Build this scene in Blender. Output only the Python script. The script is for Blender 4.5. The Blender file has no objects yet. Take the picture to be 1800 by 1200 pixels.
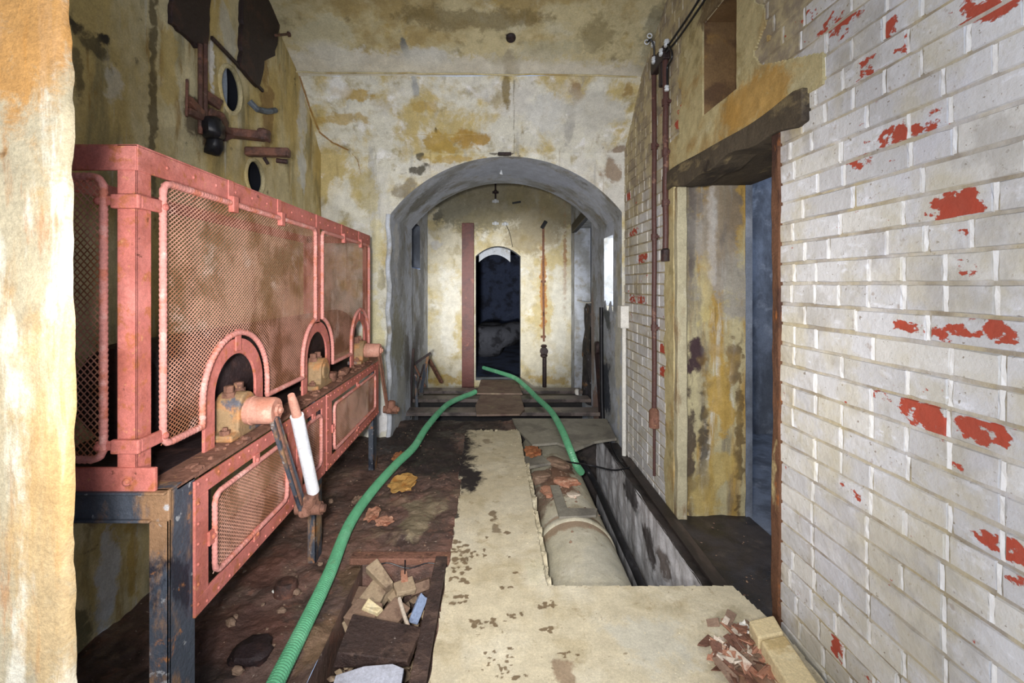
import bpy, math, random
import numpy as np
from mathutils import Vector, Matrix, Euler
random.seed(7)
S = bpy.context.scene
COL = S.collection
# ---------------------------------------------------------------- camera, world, lights, exposure
CAMH = 1.26; F = 800.0; PX0 = 868.0; PY0 = 500.0
cd = bpy.data.cameras.new('camera'); cam = bpy.data.objects.new('camera', cd); COL.objects.link(cam)
cam.location = (0, 0, CAMH); cam.rotation_euler = (math.pi/2, 0, 0)
cd.sensor_width = 36; cd.lens = 16; cd.shift_x = (900-PX0)/1800; cd.shift_y = (PY0-600)/1800
cd.clip_start = 0.05; cd.clip_end = 60
S.camera = cam
w = bpy.data.worlds.new('world'); S.world = w; w.use_nodes = True
w.node_tree.nodes['Background'].inputs[0].default_value = (.50, .66, 1.0, 1)
w.node_tree.nodes['Background'].inputs[1].default_value = .40
def lamp(name, kind, loc, energy, color=(1, 1, 1), size=.05, target=None, angle=None, blend=1):
    ld = bpy.data.lights.new(name, kind); ld.energy = energy; ld.color = color
    if kind == 'AREA': ld.size = size
    else: ld.shadow_soft_size = size
    if kind == 'SPOT': ld.spot_size = math.radians(angle); ld.spot_blend = blend
    o = bpy.data.objects.new(name, ld); COL.objects.link(o); o.location = loc
    if target is not None:
        o.rotation_euler = (Vector(target)-Vector(loc)).to_track_quat('-Z', 'Y').to_euler()
    return o
lamp('flash_light', 'POINT', (-.24, -.06, 1.12), 40, (1, .97, .94), .05)
lamp('fill_spot', 'SPOT', (-.10, -.06, 1.34), 190, (1, .97, .94), .06, (.25, 6.4, .5), 92)  # added wide fill, no lamp there; lifts middle distance and trench
lamp('far_fill_spot', 'SPOT', (-.16, -.04, 1.12), 980, (1, .98, .94), .05, (.08, 6.4, 1.0), 26)  # added narrow fill that makes up for falloff on the far wall
S.view_settings.view_transform = 'Standard'; S.view_settings.look = 'None'
S.view_settings.exposure = 1.02; S.view_settings.gamma = 1; S.view_settings.use_curve_mapping = False

# ---------------------------------------------------------------- helpers
O = np.array([0, 0, CAMH])
def ray(px, py): return np.array([(px-PX0)/F, 1.0, -(py-PY0)/F])
def on_x(px, py, X):  # point on plane x = X
    r = ray(px, py); return O + r*(X/r[0])
def on_y(px, py, Y): return O + ray(px, py)*Y
def on_z(px, py, Z=0.0):
    r = ray(px, py); return O + r*((Z-CAMH)/r[2])
def on_pl(px, py, pl):
    n, d = np.array(pl[:3], float), pl[3]
    r = ray(px, py); return O + r*((d-n@O)/(n@r))

def hash3(i, j, k, seed):
    h = (i*374761393 + j*668265263 + k*2147483647 + seed*974634777) & 0xffffffff
    h = ((h ^ (h >> 13))*1274126177) & 0xffffffff
    h = ((h ^ (h >> 16))*2246822519) & 0xffffffff
    return (h & 0xffffff)/float(0xffffff)
def vnoise(P, scale, seed=0):
    Q = np.asarray(P, float)*scale; I = np.floor(Q).astype(np.int64); f = Q-I; f = f*f*(3-2*f)
    r = 0
    for a in (0, 1):
        for b in (0, 1):
            for c in (0, 1):
                wt = (f[..., 0] if a else 1-f[..., 0])*(f[..., 1] if b else 1-f[..., 1])*(f[..., 2] if c else 1-f[..., 2])
                r = r + wt*hash3(I[..., 0]+a, I[..., 1]+b, I[..., 2]+c, seed)
    return r
def fbm(P, scale, seed=0, oct=4):
    r = 0; a = .5; t = 0
    for o in range(oct):
        r = r + a*vnoise(P, scale*2**o, seed+o); t += a; a *= .5
    return r/t

def lin(r, g, b):
    f = lambda c: (c/255/12.92) if c/255 <= .04045 else ((c/255+.055)/1.055)**2.4
    return (f(r), f(g), f(b), 1)

# ---- materials
def newmat(name):
    m = bpy.data.materials.new(name); m.use_nodes = True
    nt = m.node_tree; b = nt.nodes['Principled BSDF']
    return m, nt, b
def layered(name, base, layers=(), rough=.85, bump=.3, bscale=40, bdist=.006, stain=False, metal=0, spec=.3,
            rough2=None, rscale=4, coil=None, fine=.0):
    m, nt, b = newmat(name); N = nt.nodes.new; L = nt.links.new
    tc = N('ShaderNodeTexCoord')
    cur = None
    rgb = N('ShaderNodeRGB'); rgb.outputs[0].default_value = base; cur = rgb.outputs[0]
    for i, l in enumerate(layers):
        mp = N('ShaderNodeMapping'); st = l.get('stretch', (1, 1, 1)); mp.inputs['Scale'].default_value = st
        mp.inputs['Location'].default_value = (i*3.17+l.get('off', 0), i*1.31, i*7.7)
        L(tc.outputs['Object'], mp.inputs[0])
        n = N('ShaderNodeTexNoise'); n.inputs['Scale'].default_value = l.get('scale', 3)
        n.inputs['Detail'].default_value = l.get('detail', 7); n.inputs['Roughness'].default_value = l.get('rgh', .62)
        n.inputs['Distortion'].default_value = l.get('dist', .2)
        L(mp.outputs[0], n.inputs['Vector'])
        mr = N('ShaderNodeMapRange'); mr.interpolation_type = 'SMOOTHSTEP'
        mr.inputs['From Min'].default_value = l['lo']; mr.inputs['From Max'].default_value = l['hi']
        mr.inputs['To Max'].default_value = l.get('amt', 1)
        L(n.outputs['Fac'], mr.inputs['Value'])
        mx = N('ShaderNodeMix'); mx.data_type = 'RGBA'
        L(mr.outputs[0], mx.inputs['Factor']); L(cur, mx.inputs['A']); mx.inputs['B'].default_value = l['color']
        cur = mx.outputs['Result']
    if stain:
        at = N('ShaderNodeAttribute'); at.attribute_name = 'stain'
        ak = N('ShaderNodeAttribute'); ak.attribute_name = 'stain_k'
        n = N('ShaderNodeTexNoise'); n.inputs['Scale'].default_value = 22; n.inputs['Detail'].default_value = 8
        n.inputs['Roughness'].default_value = .7
        L(tc.outputs['Object'], n.inputs['Vector'])
        n.inputs['Distortion'].default_value = .6
        nr = N('ShaderNodeMapRange'); nr.inputs['From Min'].default_value = .30; nr.inputs['From Max'].default_value = .70; L(n.outputs['Fac'], nr.inputs['Value'])
        ad = N('ShaderNodeMath'); ad.operation = 'MULTIPLY_ADD'; L(nr.outputs[0], ad.inputs[0]); ad.inputs[1].default_value = .75
        L(at.outputs['Alpha'], ad.inputs[2])
        mr = N('ShaderNodeMapRange'); mr.interpolation_type = 'SMOOTHSTEP'
        mr.inputs['From Min'].default_value = .70; mr.inputs['From Max'].default_value = 1.25
        L(ad.outputs[0], mr.inputs['Value'])
        mu = N('ShaderNodeMath'); mu.operation = 'MULTIPLY'; L(mr.outputs[0], mu.inputs[0]); L(ak.outputs['Fac'], mu.inputs[1])
        mx = N('ShaderNodeMix'); mx.data_type = 'RGBA'
        L(mu.outputs[0], mx.inputs['Factor']); L(cur, mx.inputs['A']); L(at.outputs['Color'], mx.inputs['B'])
        cur = mx.outputs['Result']
    for gs, ga, gb, lo_, hi_ in ((14, .86, 1.08, .36, .64), (110, .87, 1.09, .36, .64), (300, .90, 1.07, .38, .62)):
        n = N('ShaderNodeTexNoise'); n.inputs['Scale'].default_value = gs; n.inputs['Detail'].default_value = 6 if gs < 200 else 2; n.inputs['Roughness'].default_value = .7
        L(tc.outputs['Object'], n.inputs['Vector'])
        mr = N('ShaderNodeMapRange'); mr.inputs['From Min'].default_value = lo_; mr.inputs['From Max'].default_value = hi_
        mr.inputs['To Min'].default_value = ga; mr.inputs['To Max'].default_value = gb; L(n.outputs['Fac'], mr.inputs['Value'])
        vm = N('ShaderNodeVectorMath'); vm.operation = 'SCALE'; L(cur, vm.inputs[0]); L(mr.outputs[0], vm.inputs['Scale']); cur = vm.outputs[0]
    L(cur, b.inputs['Base Color'])
    b.inputs['Metallic'].default_value = metal; b.inputs['Specular IOR Level'].default_value = spec
    b.inputs['Roughness'].default_value = rough
    if rough2 is not None:
        n = N('ShaderNodeTexNoise'); n.inputs['Scale'].default_value = rscale; n.inputs['Detail'].default_value = 5
        L(tc.outputs['Object'], n.inputs['Vector'])
        mr = N('ShaderNodeMapRange'); mr.inputs['From Min'].default_value = .38; mr.inputs['From Max'].default_value = .6
        mr.inputs['To Min'].default_value = rough; mr.inputs['To Max'].default_value = rough2
        L(n.outputs['Fac'], mr.inputs['Value']); L(mr.outputs[0], b.inputs['Roughness'])
    n = N('ShaderNodeTexNoise'); n.inputs['Scale'].default_value = bscale; n.inputs['Detail'].default_value = 8
    n.inputs['Roughness'].default_value = .65
    L(tc.outputs['Object'], n.inputs['Vector'])
    bp = N('ShaderNodeBump'); bp.inputs['Strength'].default_value = bump; bp.inputs['Distance'].default_value = bdist
    L(n.outputs['Fac'], bp.inputs['Height'])
    L(bp.outputs[0], b.inputs['Normal'])
    return m
def LY(color, scale, lo, hi, amt=1, **k): return dict(color=color, scale=scale, lo=lo, hi=hi, amt=amt, **k)

OCH = lin(176, 150, 84); ORG = lin(178, 128, 60); WHT = lin(226, 228, 226); GRY = lin(128, 128, 122); DRK = lin(60, 55, 48)
MLD = lin(96, 92, 66)
plaster_arch = layered('stained_white_plaster', lin(214, 212, 198), [
    LY(lin(186, 164, 92), 2.6, .47, .60, .8), LY(lin(206, 204, 198), 1.7, .5, .62, .7, off=4),
    LY(lin(150, 134, 84), 5, .56, .68, .6, off=9), LY(lin(120, 112, 88), 9, .60, .72, .55, stretch=(1, 1, .35)),
    LY(lin(236, 236, 236), 6, .56, .7, .7, off=2), LY(lin(150, 150, 150), 5, .56, .7, .5, stretch=(2, 1, .12), off=12), LY(lin(140, 118, 72), 6, .60, .7, .5, stretch=(2.4, 1, .12), off=15)], bump=.35, bscale=30, stain=True)
plaster_ceil = layered('ochre_ceiling_plaster', lin(196, 184, 144), [
    LY(lin(162, 140, 88), 2.4, .46, .62, .8), LY(lin(206, 200, 172), 3.4, .54, .66, .75, off=3),
    LY(lin(110, 98, 66), 6, .56, .72, .6, off=6), LY(lin(172, 146, 76), 9, .56, .7, .5)], bump=.35, bscale=30, stain=True)
plaster_left = layered('mildewed_left_plaster', lin(206, 194, 154), [
    LY(lin(182, 158, 92), 2.2, .44, .60, .8, stretch=(1, 1, .45)), LY(lin(122, 116, 86), 4, .52, .66, .7, stretch=(1, 1.4, .3), off=5),
    LY(lin(196, 192, 174), 5, .57, .68, .8, stretch=(1, 2.2, .25), off=2), LY(lin(150, 116, 52), 9, .58, .7, .7, stretch=(1, 1.4, .3), off=8),
    LY(lin(56, 52, 42), 12, .62, .74, .7, off=1)], bump=.5, bscale=25, stain=True)
plaster_tunnel = layered('grey_tunnel_plaster', lin(196, 202, 212), [
    LY(lin(150, 150, 144), 3, .46, .62, .75), LY(lin(186, 186, 182), 5, .55, .68, .7, stretch=(1, 1, .4), off=4),
    LY(lin(136, 122, 84), 5, .54, .68, .6, off=8), LY(lin(78, 74, 66), 10, .6, .74, .6)], bump=.35, stain=True)
plaster_far = layered('far_wall_plaster', lin(206, 200, 180), [
    LY(lin(190, 172, 116), 2.4, .46, .6, .7), LY(lin(150, 136, 98), 4, .54, .68, .6, off=4),
    LY(lin(226, 226, 220), 3, .56, .68, .7, off=7), LY(lin(120, 112, 90), 12, .6, .74, .5)], bump=.3, stain=True)
plaster_reveal = layered('streaked_reveal_plaster', lin(178, 168, 132), [
    LY(lin(168, 134, 62), 4, .46, .60, .85, stretch=(1.6, 1, .25)), LY(lin(112, 104, 92), 5, .5, .64, .75, stretch=(1.8, 1, .2), off=3),
    LY(lin(204, 202, 190), 6, .56, .68, .8, stretch=(2, 1, .25), off=7), LY(lin(66, 56, 50), 7, .58, .70, .8, stretch=(1.6, 1, .35), off=1)],
    bump=.6, bscale=22, stain=True)
plaster_jamb = layered('cream_orange_rough_plaster', lin(188, 174, 142), [
    LY(lin(196, 150, 88), 6, .50, .66, .6, stretch=(1.6, 1, .35)), LY(lin(230, 222, 198), 9, .50, .62, .9, stretch=(2, 1, .3), off=3), LY(lin(170, 112, 58), 11, .58, .70, .55, stretch=(2, 1, .25), off=5),
    LY(lin(190, 120, 62), 16, .58, .70, .5, stretch=(2, 1, .35), off=6)], bump=.7, bscale=70, bdist=.006, stain=True)
plaster_patch = layered('yellow_cement_patch', lin(190, 176, 132), [
    LY(lin(166, 136, 82), 3, .48, .62, .8), LY(lin(140, 124, 80), 5, .54, .68, .7, off=4), LY(lin(208, 198, 160), 6, .56, .7, .7, off=8),
    LY(lin(100, 76, 52), 9, .62, .74, .6)], bump=.6, bscale=30, stain=True)
niche_m = layered('brown_stained_recess', lin(124, 98, 66), [LY(lin(84, 62, 46), 5, .46, .62, .8), LY(lin(150, 116, 66), 7, .56, .68, .7, off=3)], bump=.4)
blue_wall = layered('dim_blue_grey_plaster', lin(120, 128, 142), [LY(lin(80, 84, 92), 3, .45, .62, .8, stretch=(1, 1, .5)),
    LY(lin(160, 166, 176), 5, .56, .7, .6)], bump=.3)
dark_blue = layered('shade_darkened_blue_plaster', lin(62, 72, 98), [LY(lin(28, 30, 40), 3, .45, .62, .8), LY(lin(84, 92, 112), 4, .58, .72, .7)], bump=.4)  # darker copy of the blue wall; passage gloom put into the colour
blue_pale = layered('pale_blue_panel', lin(150, 164, 184), [LY(lin(110, 120, 136), 9, .5, .64, .7, stretch=(1, 1, .3))], bump=.3)
white_wall = layered('bright_white_plaster', lin(235, 232, 220), [LY(lin(214, 206, 178), 3, .5, .7, .6)], bump=.2)
mud = layered('rusty_brown_mud', lin(104, 84, 76), [
    LY(lin(130, 98, 86), 3, .45, .6, .8), LY(lin(70, 58, 54), 4, .5, .62, .8, off=3), LY(lin(150, 130, 108), 6, .56, .68, .5, off=6),
    LY(lin(138, 98, 82), 14, .56, .68, .6, off=2), LY(lin(190, 176, 160), 60, .69, .73, .8, detail=2)],
    rough=.75, rough2=.3, rscale=5, bump=.8, bscale=34, bdist=.015, stain=True)
concrete = layered('dusty_pale_concrete', lin(204, 193, 164), [
    LY(lin(216, 208, 184), 3, .48, .62, .7), LY(lin(176, 162, 128), 4, .52, .66, .6, off=4), LY(lin(156, 138, 104), 16, .6, .7, .5, off=2),
    LY(lin(112, 90, 62), 45, .66, .72, .6, detail=4)], bump=.25, bscale=60, bdist=.004, stain=True)
trench_wall_m = layered('whitewashed_trench_render', lin(236, 236, 240), [
    LY(lin(176, 172, 172), 4, .48, .62, .8, stretch=(.05, 1.6, .3)), LY(lin(240, 240, 242), 5, .55, .66, .8, stretch=(.05, 2, .25), off=3),
    LY(lin(96, 84, 78), 5, .60, .70, .8, stretch=(.05, 1.6, .3), off=8)], bump=.5, bscale=24, stain=True)
wetmud = layered('mud_smeared_board', lin(72, 58, 54), [LY(lin(104, 84, 74), 10, .5, .64, .8), LY(lin(40, 34, 34), 8, .52, .66, .8, off=4), LY(lin(170, 156, 146), 50, .66, .71, .7, off=7)], rough=.4, bump=.9, bscale=40, bdist=.012)
voidfloor = layered('shade_black_floor', lin(34, 32, 34), [LY(lin(52, 46, 44), 5, .5, .64, .7)], rough=.5, bump=.5)  # near black so the gaps between the beams read as deep shade
darkfloor = layered('dark_damp_floor', lin(66, 60, 58), [LY(lin(40, 38, 38), 4, .45, .6, .8), LY(lin(100, 90, 80), 8, .58, .7, .5)],
    rough=.6, rough2=.3, bump=.6)
pipe_m = layered('cement_coated_pipe', lin(196, 190, 168), [
    LY(lin(210, 206, 190), 5, .5, .64, .7), LY(lin(150, 138, 112), 5, .54, .68, .7, off=4), LY(lin(104, 78, 60), 9, .6, .72, .5, off=8)],
    bump=.3, bscale=40, stain=True)
redp = layered('salmon_red_oxide_paint', lin(188, 112, 102), [
    LY(lin(164, 92, 76), 6, .48, .64, .7), LY(lin(206, 132, 122), 4, .55, .68, .7, off=3), LY(lin(170, 102, 64), 22, .54, .64, .8, off=6),
    LY(lin(206, 146, 104), 50, .62, .7, .7, off=1), LY(lin(96, 56, 44), 30, .64, .72, .8, off=8)], rough=.6, bump=.4, bscale=80, bdist=.004)
redmesh = layered('dusty_pink_expanded_mesh', lin(200, 148, 126), [
    LY(lin(140, 92, 62), 4, .44, .60, .9), LY(lin(226, 190, 176), 5, .55, .68, .7, off=3), LY(lin(150, 88, 66), 12, .6, .7, .7, off=8)],
    rough=.6, bump=.2)
rope_m = layered('salmon_paint_on_wrapped_bar', lin(206, 140, 130), [LY(lin(186, 110, 84), 14, .5, .62, .8), LY(lin(226, 176, 166), 20, .55, .66, .7, off=3)],
    rough=.6, bump=.6, bscale=90)
rust = layered('flaking_brown_rust', lin(124, 88, 72), [
    LY(lin(138, 98, 82), 10, .46, .6, .8), LY(lin(78, 54, 46), 14, .54, .66, .8, off=3), LY(lin(186, 140, 104), 30, .6, .7, .7, off=6)],
    rough=.75, bump=.9, bscale=50, bdist=.01)
rustdark = layered('dark_rusted_iron', lin(48, 37, 38), [LY(lin(72, 50, 44), 8, .5, .64, .8), LY(lin(34, 28, 30), 6, .52, .66, .8, off=5)],
    rough=.5, bump=.8, bscale=40, bdist=.01)
legm = layered('blue_black_paint_over_rust', lin(72, 78, 88), [
    LY(lin(150, 116, 84), 8, .48, .58, .9, stretch=(1, 1, .4)), LY(lin(30, 34, 46), 9, .54, .62, .9, stretch=(1, 1, .5), off=4),
    LY(lin(170, 172, 174), 24, .62, .68, .8, off=8), LY(lin(176, 118, 70), 16, .6, .68, .8, off=2)], rough=.5, bump=.7, bscale=50, bdist=.006)
bearing_m = layered('rust_stained_blue_casting', lin(146, 120, 88), [
    LY(lin(178, 124, 78), 9, .46, .6, .8), LY(lin(70, 82, 98), 8, .55, .63, .85, off=5), LY(lin(110, 96, 74), 20, .56, .68, .7)],
    rough=.65, bump=.6, bscale=60)
shaft_m = layered('dusty_pink_steel_roller', lin(186, 136, 118), [LY(lin(160, 104, 84), 8, .5, .64, .8), LY(lin(206, 160, 140), 12, .56, .68, .6, off=4)],
    rough=.6, bump=.3, bscale=70)
whitepaint = layered('flaked_white_paint_on_steel', lin(222, 222, 226), [LY(lin(168, 130, 110), 14, .58, .66, .8), LY(lin(190, 192, 200), 8, .5, .64, .6, off=5)],
    rough=.45, bump=.4)
rustmid = layered('brown_scaly_iron', lin(92, 66, 58), [LY(lin(126, 86, 70), 10, .5, .64, .8), LY(lin(52, 42, 40), 12, .54, .66, .8, off=3), LY(lin(160, 140, 126), 30, .64, .7, .6, off=6)], rough=.5, bump=.9, bscale=50, bdist=.01)
green = layered('green_ribbed_plastic', lin(100, 174, 130), [LY(lin(128, 190, 150), 5, .5, .66, .7), LY(lin(112, 112, 84), 7, .6, .7, .5, off=5)],
    rough=.42, bump=.15, spec=.5)
blackrub = layered('black_rubber', lin(28, 28, 32), [LY(lin(60, 60, 64), 9, .56, .7, .6)], rough=.4, bump=.2)
brownpl = layered('brown_painted_conduit', lin(84, 58, 54), [LY(lin(82, 50, 44), 9, .5, .62, .8), LY(lin(146, 110, 92), 22, .58, .68, .6, off=3)], rough=.45, bump=.5, bscale=60)
timber = layered('old_stained_timber', lin(84, 74, 60), [
    LY(lin(52, 44, 38), 6, .46, .6, .85, stretch=(1, .25, 1)), LY(lin(140, 124, 90), 9, .56, .68, .8, stretch=(1, .35, 1), off=4),
    LY(lin(44, 36, 32), 9, .6, .7, .8, off=8)], bump=.9, bscale=24, bdist=.01, rough=.8)
rust_post = layered('dark_rust_streaked_post', lin(104, 72, 52), [LY(lin(60, 40, 34), 7, .48, .6, .85, stretch=(1, 1, .25)), LY(lin(188, 172, 124), 9, .56, .64, .8, stretch=(1, 1, .3), off=4), LY(lin(160, 98, 48), 14, .58, .66, .8, stretch=(1, 1, .3), off=8)], bump=.9, bscale=30, bdist=.01)
pale_post = layered('pale_painted_post', lin(176, 168, 140), [LY(lin(130, 104, 70), 8, .5, .64, .8, stretch=(1, 1, .3)), LY(lin(206, 202, 186), 9, .55, .66, .8, stretch=(1, 1, .3), off=4)], bump=.6)
timber_post = layered('rust_stained_door_post', lin(166, 146, 106), [
    LY(lin(128, 88, 58), 7, .46, .58, .85, stretch=(1, 1, .25)), LY(lin(86, 56, 42), 8, .54, .64, .85, stretch=(1, 1, .25), off=4),
    LY(lin(206, 196, 158), 12, .58, .68, .8, stretch=(1, 1, .3), off=8)], bump=.9, bscale=30, bdist=.01, rough=.8, stain=False)
board_m = layered('pinkish_brown_board', lin(136, 116, 102), [LY(lin(112, 88, 80), 5, .46, .62, .8), LY(lin(160, 146, 118), 7, .55, .68, .7, off=4)], rough=.6, bump=.3)
sheet_m = layered('pale_grey_wet_board', lin(142, 138, 126), [LY(lin(106, 102, 96), 4, .48, .62, .8), LY(lin(168, 164, 150), 8, .56, .68, .6, off=4)], rough=.5, bump=.3)
beam_m = layered('dirty_steel_beam', lin(112, 102, 98), [LY(lin(58, 52, 52), 5, .48, .62, .8), LY(lin(136, 122, 110), 9, .57, .68, .7, off=4)], rough=.4, bump=.5)
creamblock = layered('cream_block', lin(226, 208, 164), [LY(lin(186, 160, 106), 6, .5, .64, .7), LY(lin(224, 212, 176), 12, .55, .68, .7, off=4), LY(lin(140, 110, 76), 40, .66, .72, .6)], bump=.35)
woodchunk = layered('damp_broken_wood', lin(168, 148, 122), [LY(lin(112, 92, 76), 8, .48, .62, .85), LY(lin(176, 156, 128), 12, .55, .66, .7, off=5)], bump=.6, rough=.6)
rubble = layered('brown_rubble', lin(138, 114, 96), [LY(lin(96, 74, 64), 9, .48, .6, .8), LY(lin(158, 136, 116), 14, .56, .68, .7, off=5)], bump=.7)
paleragm = layered('pale_rag', lin(214, 200, 182), [LY(lin(170, 120, 96), 9, .52, .64, .8)], bump=.3)
pinkpeel = layered('pink_brown_peeled_paint', lin(176, 128, 104), [LY(lin(144, 88, 66), 12, .5, .62, .8), LY(lin(212, 186, 160), 18, .57, .66, .7, off=5)], bump=.4)
leaf_m = layered('yellow_brown_leaf', lin(192, 148, 84), [LY(lin(170, 112, 50), 14, .5, .64, .8), LY(lin(224, 196, 120), 22, .57, .68, .7, off=5)], bump=.3, bscale=60)
orange_m = layered('orange_brown_leaf', lin(164, 108, 72), [LY(lin(146, 80, 48), 14, .5, .64, .8)], bump=.3, bscale=60)
blueplast = layered('pale_blue_plastic', lin(140, 156, 186), [LY(lin(96, 108, 132), 10, .5, .64, .8)], rough=.35)
pvc = layered('white_plastic', lin(228, 226, 218), [LY(lin(200, 186, 150), 8, .58, .7, .5)], rough=.4)
ceramic = layered('glossy_pale_ceramic', lin(210, 214, 218), [], rough=.12, bump=0, spec=.8)
redsteel = layered('dark_red_oxide_plate', lin(104, 60, 54), [LY(lin(78, 46, 46), 4, .46, .62, .8), LY(lin(150, 92, 76), 10, .58, .68, .6, off=4)], rough=.5, bump=.3)
voidm = layered('near_black_void', lin(20, 22, 30), [], bump=0)

# ---- brick material, driven by the per-brick attribute
def brick_material():
    m, nt, b = newmat('whitewashed_brick'); N = nt.nodes.new; L = nt.links.new
    tc = N('ShaderNodeTexCoord'); at = N('ShaderNodeAttribute'); at.attribute_name = 'brick'
    sp = N('ShaderNodeSeparateColor'); L(at.outputs['Color'], sp.inputs[0])
    def noise(scale, detail=7, st=(1, 1, 1), r=.62):
        mp = N('ShaderNodeMapping'); mp.inputs['Scale'].default_value = st; L(tc.outputs['Object'], mp.inputs[0])
        n = N('ShaderNodeTexNoise'); n.inputs['Scale'].default_value = scale; n.inputs['Detail'].default_value = detail; n.inputs['Roughness'].default_value = r
        L(mp.outputs[0], n.inputs['Vector']); return n.outputs['Fac']
    def rng(v, lo, hi, a=0, c=1):
        r = N('ShaderNodeMapRange'); r.interpolation_type = 'SMOOTHSTEP'; L(v, r.inputs['Value'])
        for k, x in zip(('From Min', 'From Max', 'To Min', 'To Max'), (lo, hi, a, c)): r.inputs[k].default_value = x
        return r.outputs[0]
    def mix(f, a, c):
        x = N('ShaderNodeMix'); x.data_type = 'RGBA'
        L(f, x.inputs['Factor'])
        for s, v in (('A', a), ('B', c)):
            if isinstance(v, tuple): x.inputs[s].default_value = v
            else: L(v, x.inputs[s])
        return x.outputs['Result']
    def mth(op, a, c):
        x = N('ShaderNodeMath'); x.operation = op
        for i, v in enumerate((a, c)):
            if isinstance(v, (int, float)): x.inputs[i].default_value = v
            else: L(v, x.inputs[i])
        return x.outputs[0]
    cur = mix(sp.outputs['Green'], lin(204, 202, 198), lin(212, 212, 214))
    cur = mix(rng(noise(7), .5, .66, 0, .65), cur, lin(190, 184, 164))
    cur = mix(rng(noise(16, st=(1, 1, 2)), .56, .68, 0, .6), cur, lin(236, 238, 244))
    cur = mix(rng(noise(30), .62, .72, 0, .55), cur, lin(150, 130, 112))
    cur = mix(rng(sp.outputs['Green'], .80, .82, 0, .4), cur, lin(212, 206, 186))
    cur = mix(rng(sp.outputs['Green'], .30, .28, 0, .4), cur, lin(186, 186, 190))
    cur = mix(rng(noise(70, 3), .66, .70, 0, .75), cur, lin(120, 104, 84))
    cur = mix(rng(noise(3), .50, .62, 0, .6), cur, lin(198, 190, 166))
    cur = mix(rng(noise(4.3, 5), .54, .66, 0, .6), cur, lin(172, 168, 160))
    cur = mix(rng(noise(2.2, 4), .56, .66, 0, .5), cur, lin(206, 206, 214))
    cur = mix(rng(sp.outputs['Green'], 2.0, 2.2, 0, .85), cur, lin(240, 240, 238))
    # yellow-brown dirt, plus tan shade painted into recessed joints, set by the attribute
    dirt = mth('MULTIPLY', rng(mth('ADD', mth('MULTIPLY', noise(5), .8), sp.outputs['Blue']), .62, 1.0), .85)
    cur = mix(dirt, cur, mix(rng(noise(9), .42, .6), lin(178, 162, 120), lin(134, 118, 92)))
    # brick red where whitewash flaked
    pk = mth('ADD', mth('MULTIPLY', noise(26, 9, (1, 1, 1.5), .6), 1.6), sp.outputs['Red'])
    pm = rng(pk, 1.22, 1.30)
    cur = mix(pm, cur, mix(noise(20), lin(188, 74, 52), lin(160, 84, 68)))
    L(cur, b.inputs['Base Color']); b.inputs['Roughness'].default_value = .8; b.inputs['Specular IOR Level'].default_value = .25
    h = mth('SUBTRACT', mth('ADD', noise(45, 8), mth('MULTIPLY', noise(9), 1.2)), mth('MULTIPLY', pm, .25))
    bp = N('ShaderNodeBump'); bp.inputs['Strength'].default_value = .45; bp.inputs['Distance'].default_value = .007
    L(h, bp.inputs['Height']); L(bp.outputs[0], b.inputs['Normal'])
    return m
brick_m = brick_material()

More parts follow.
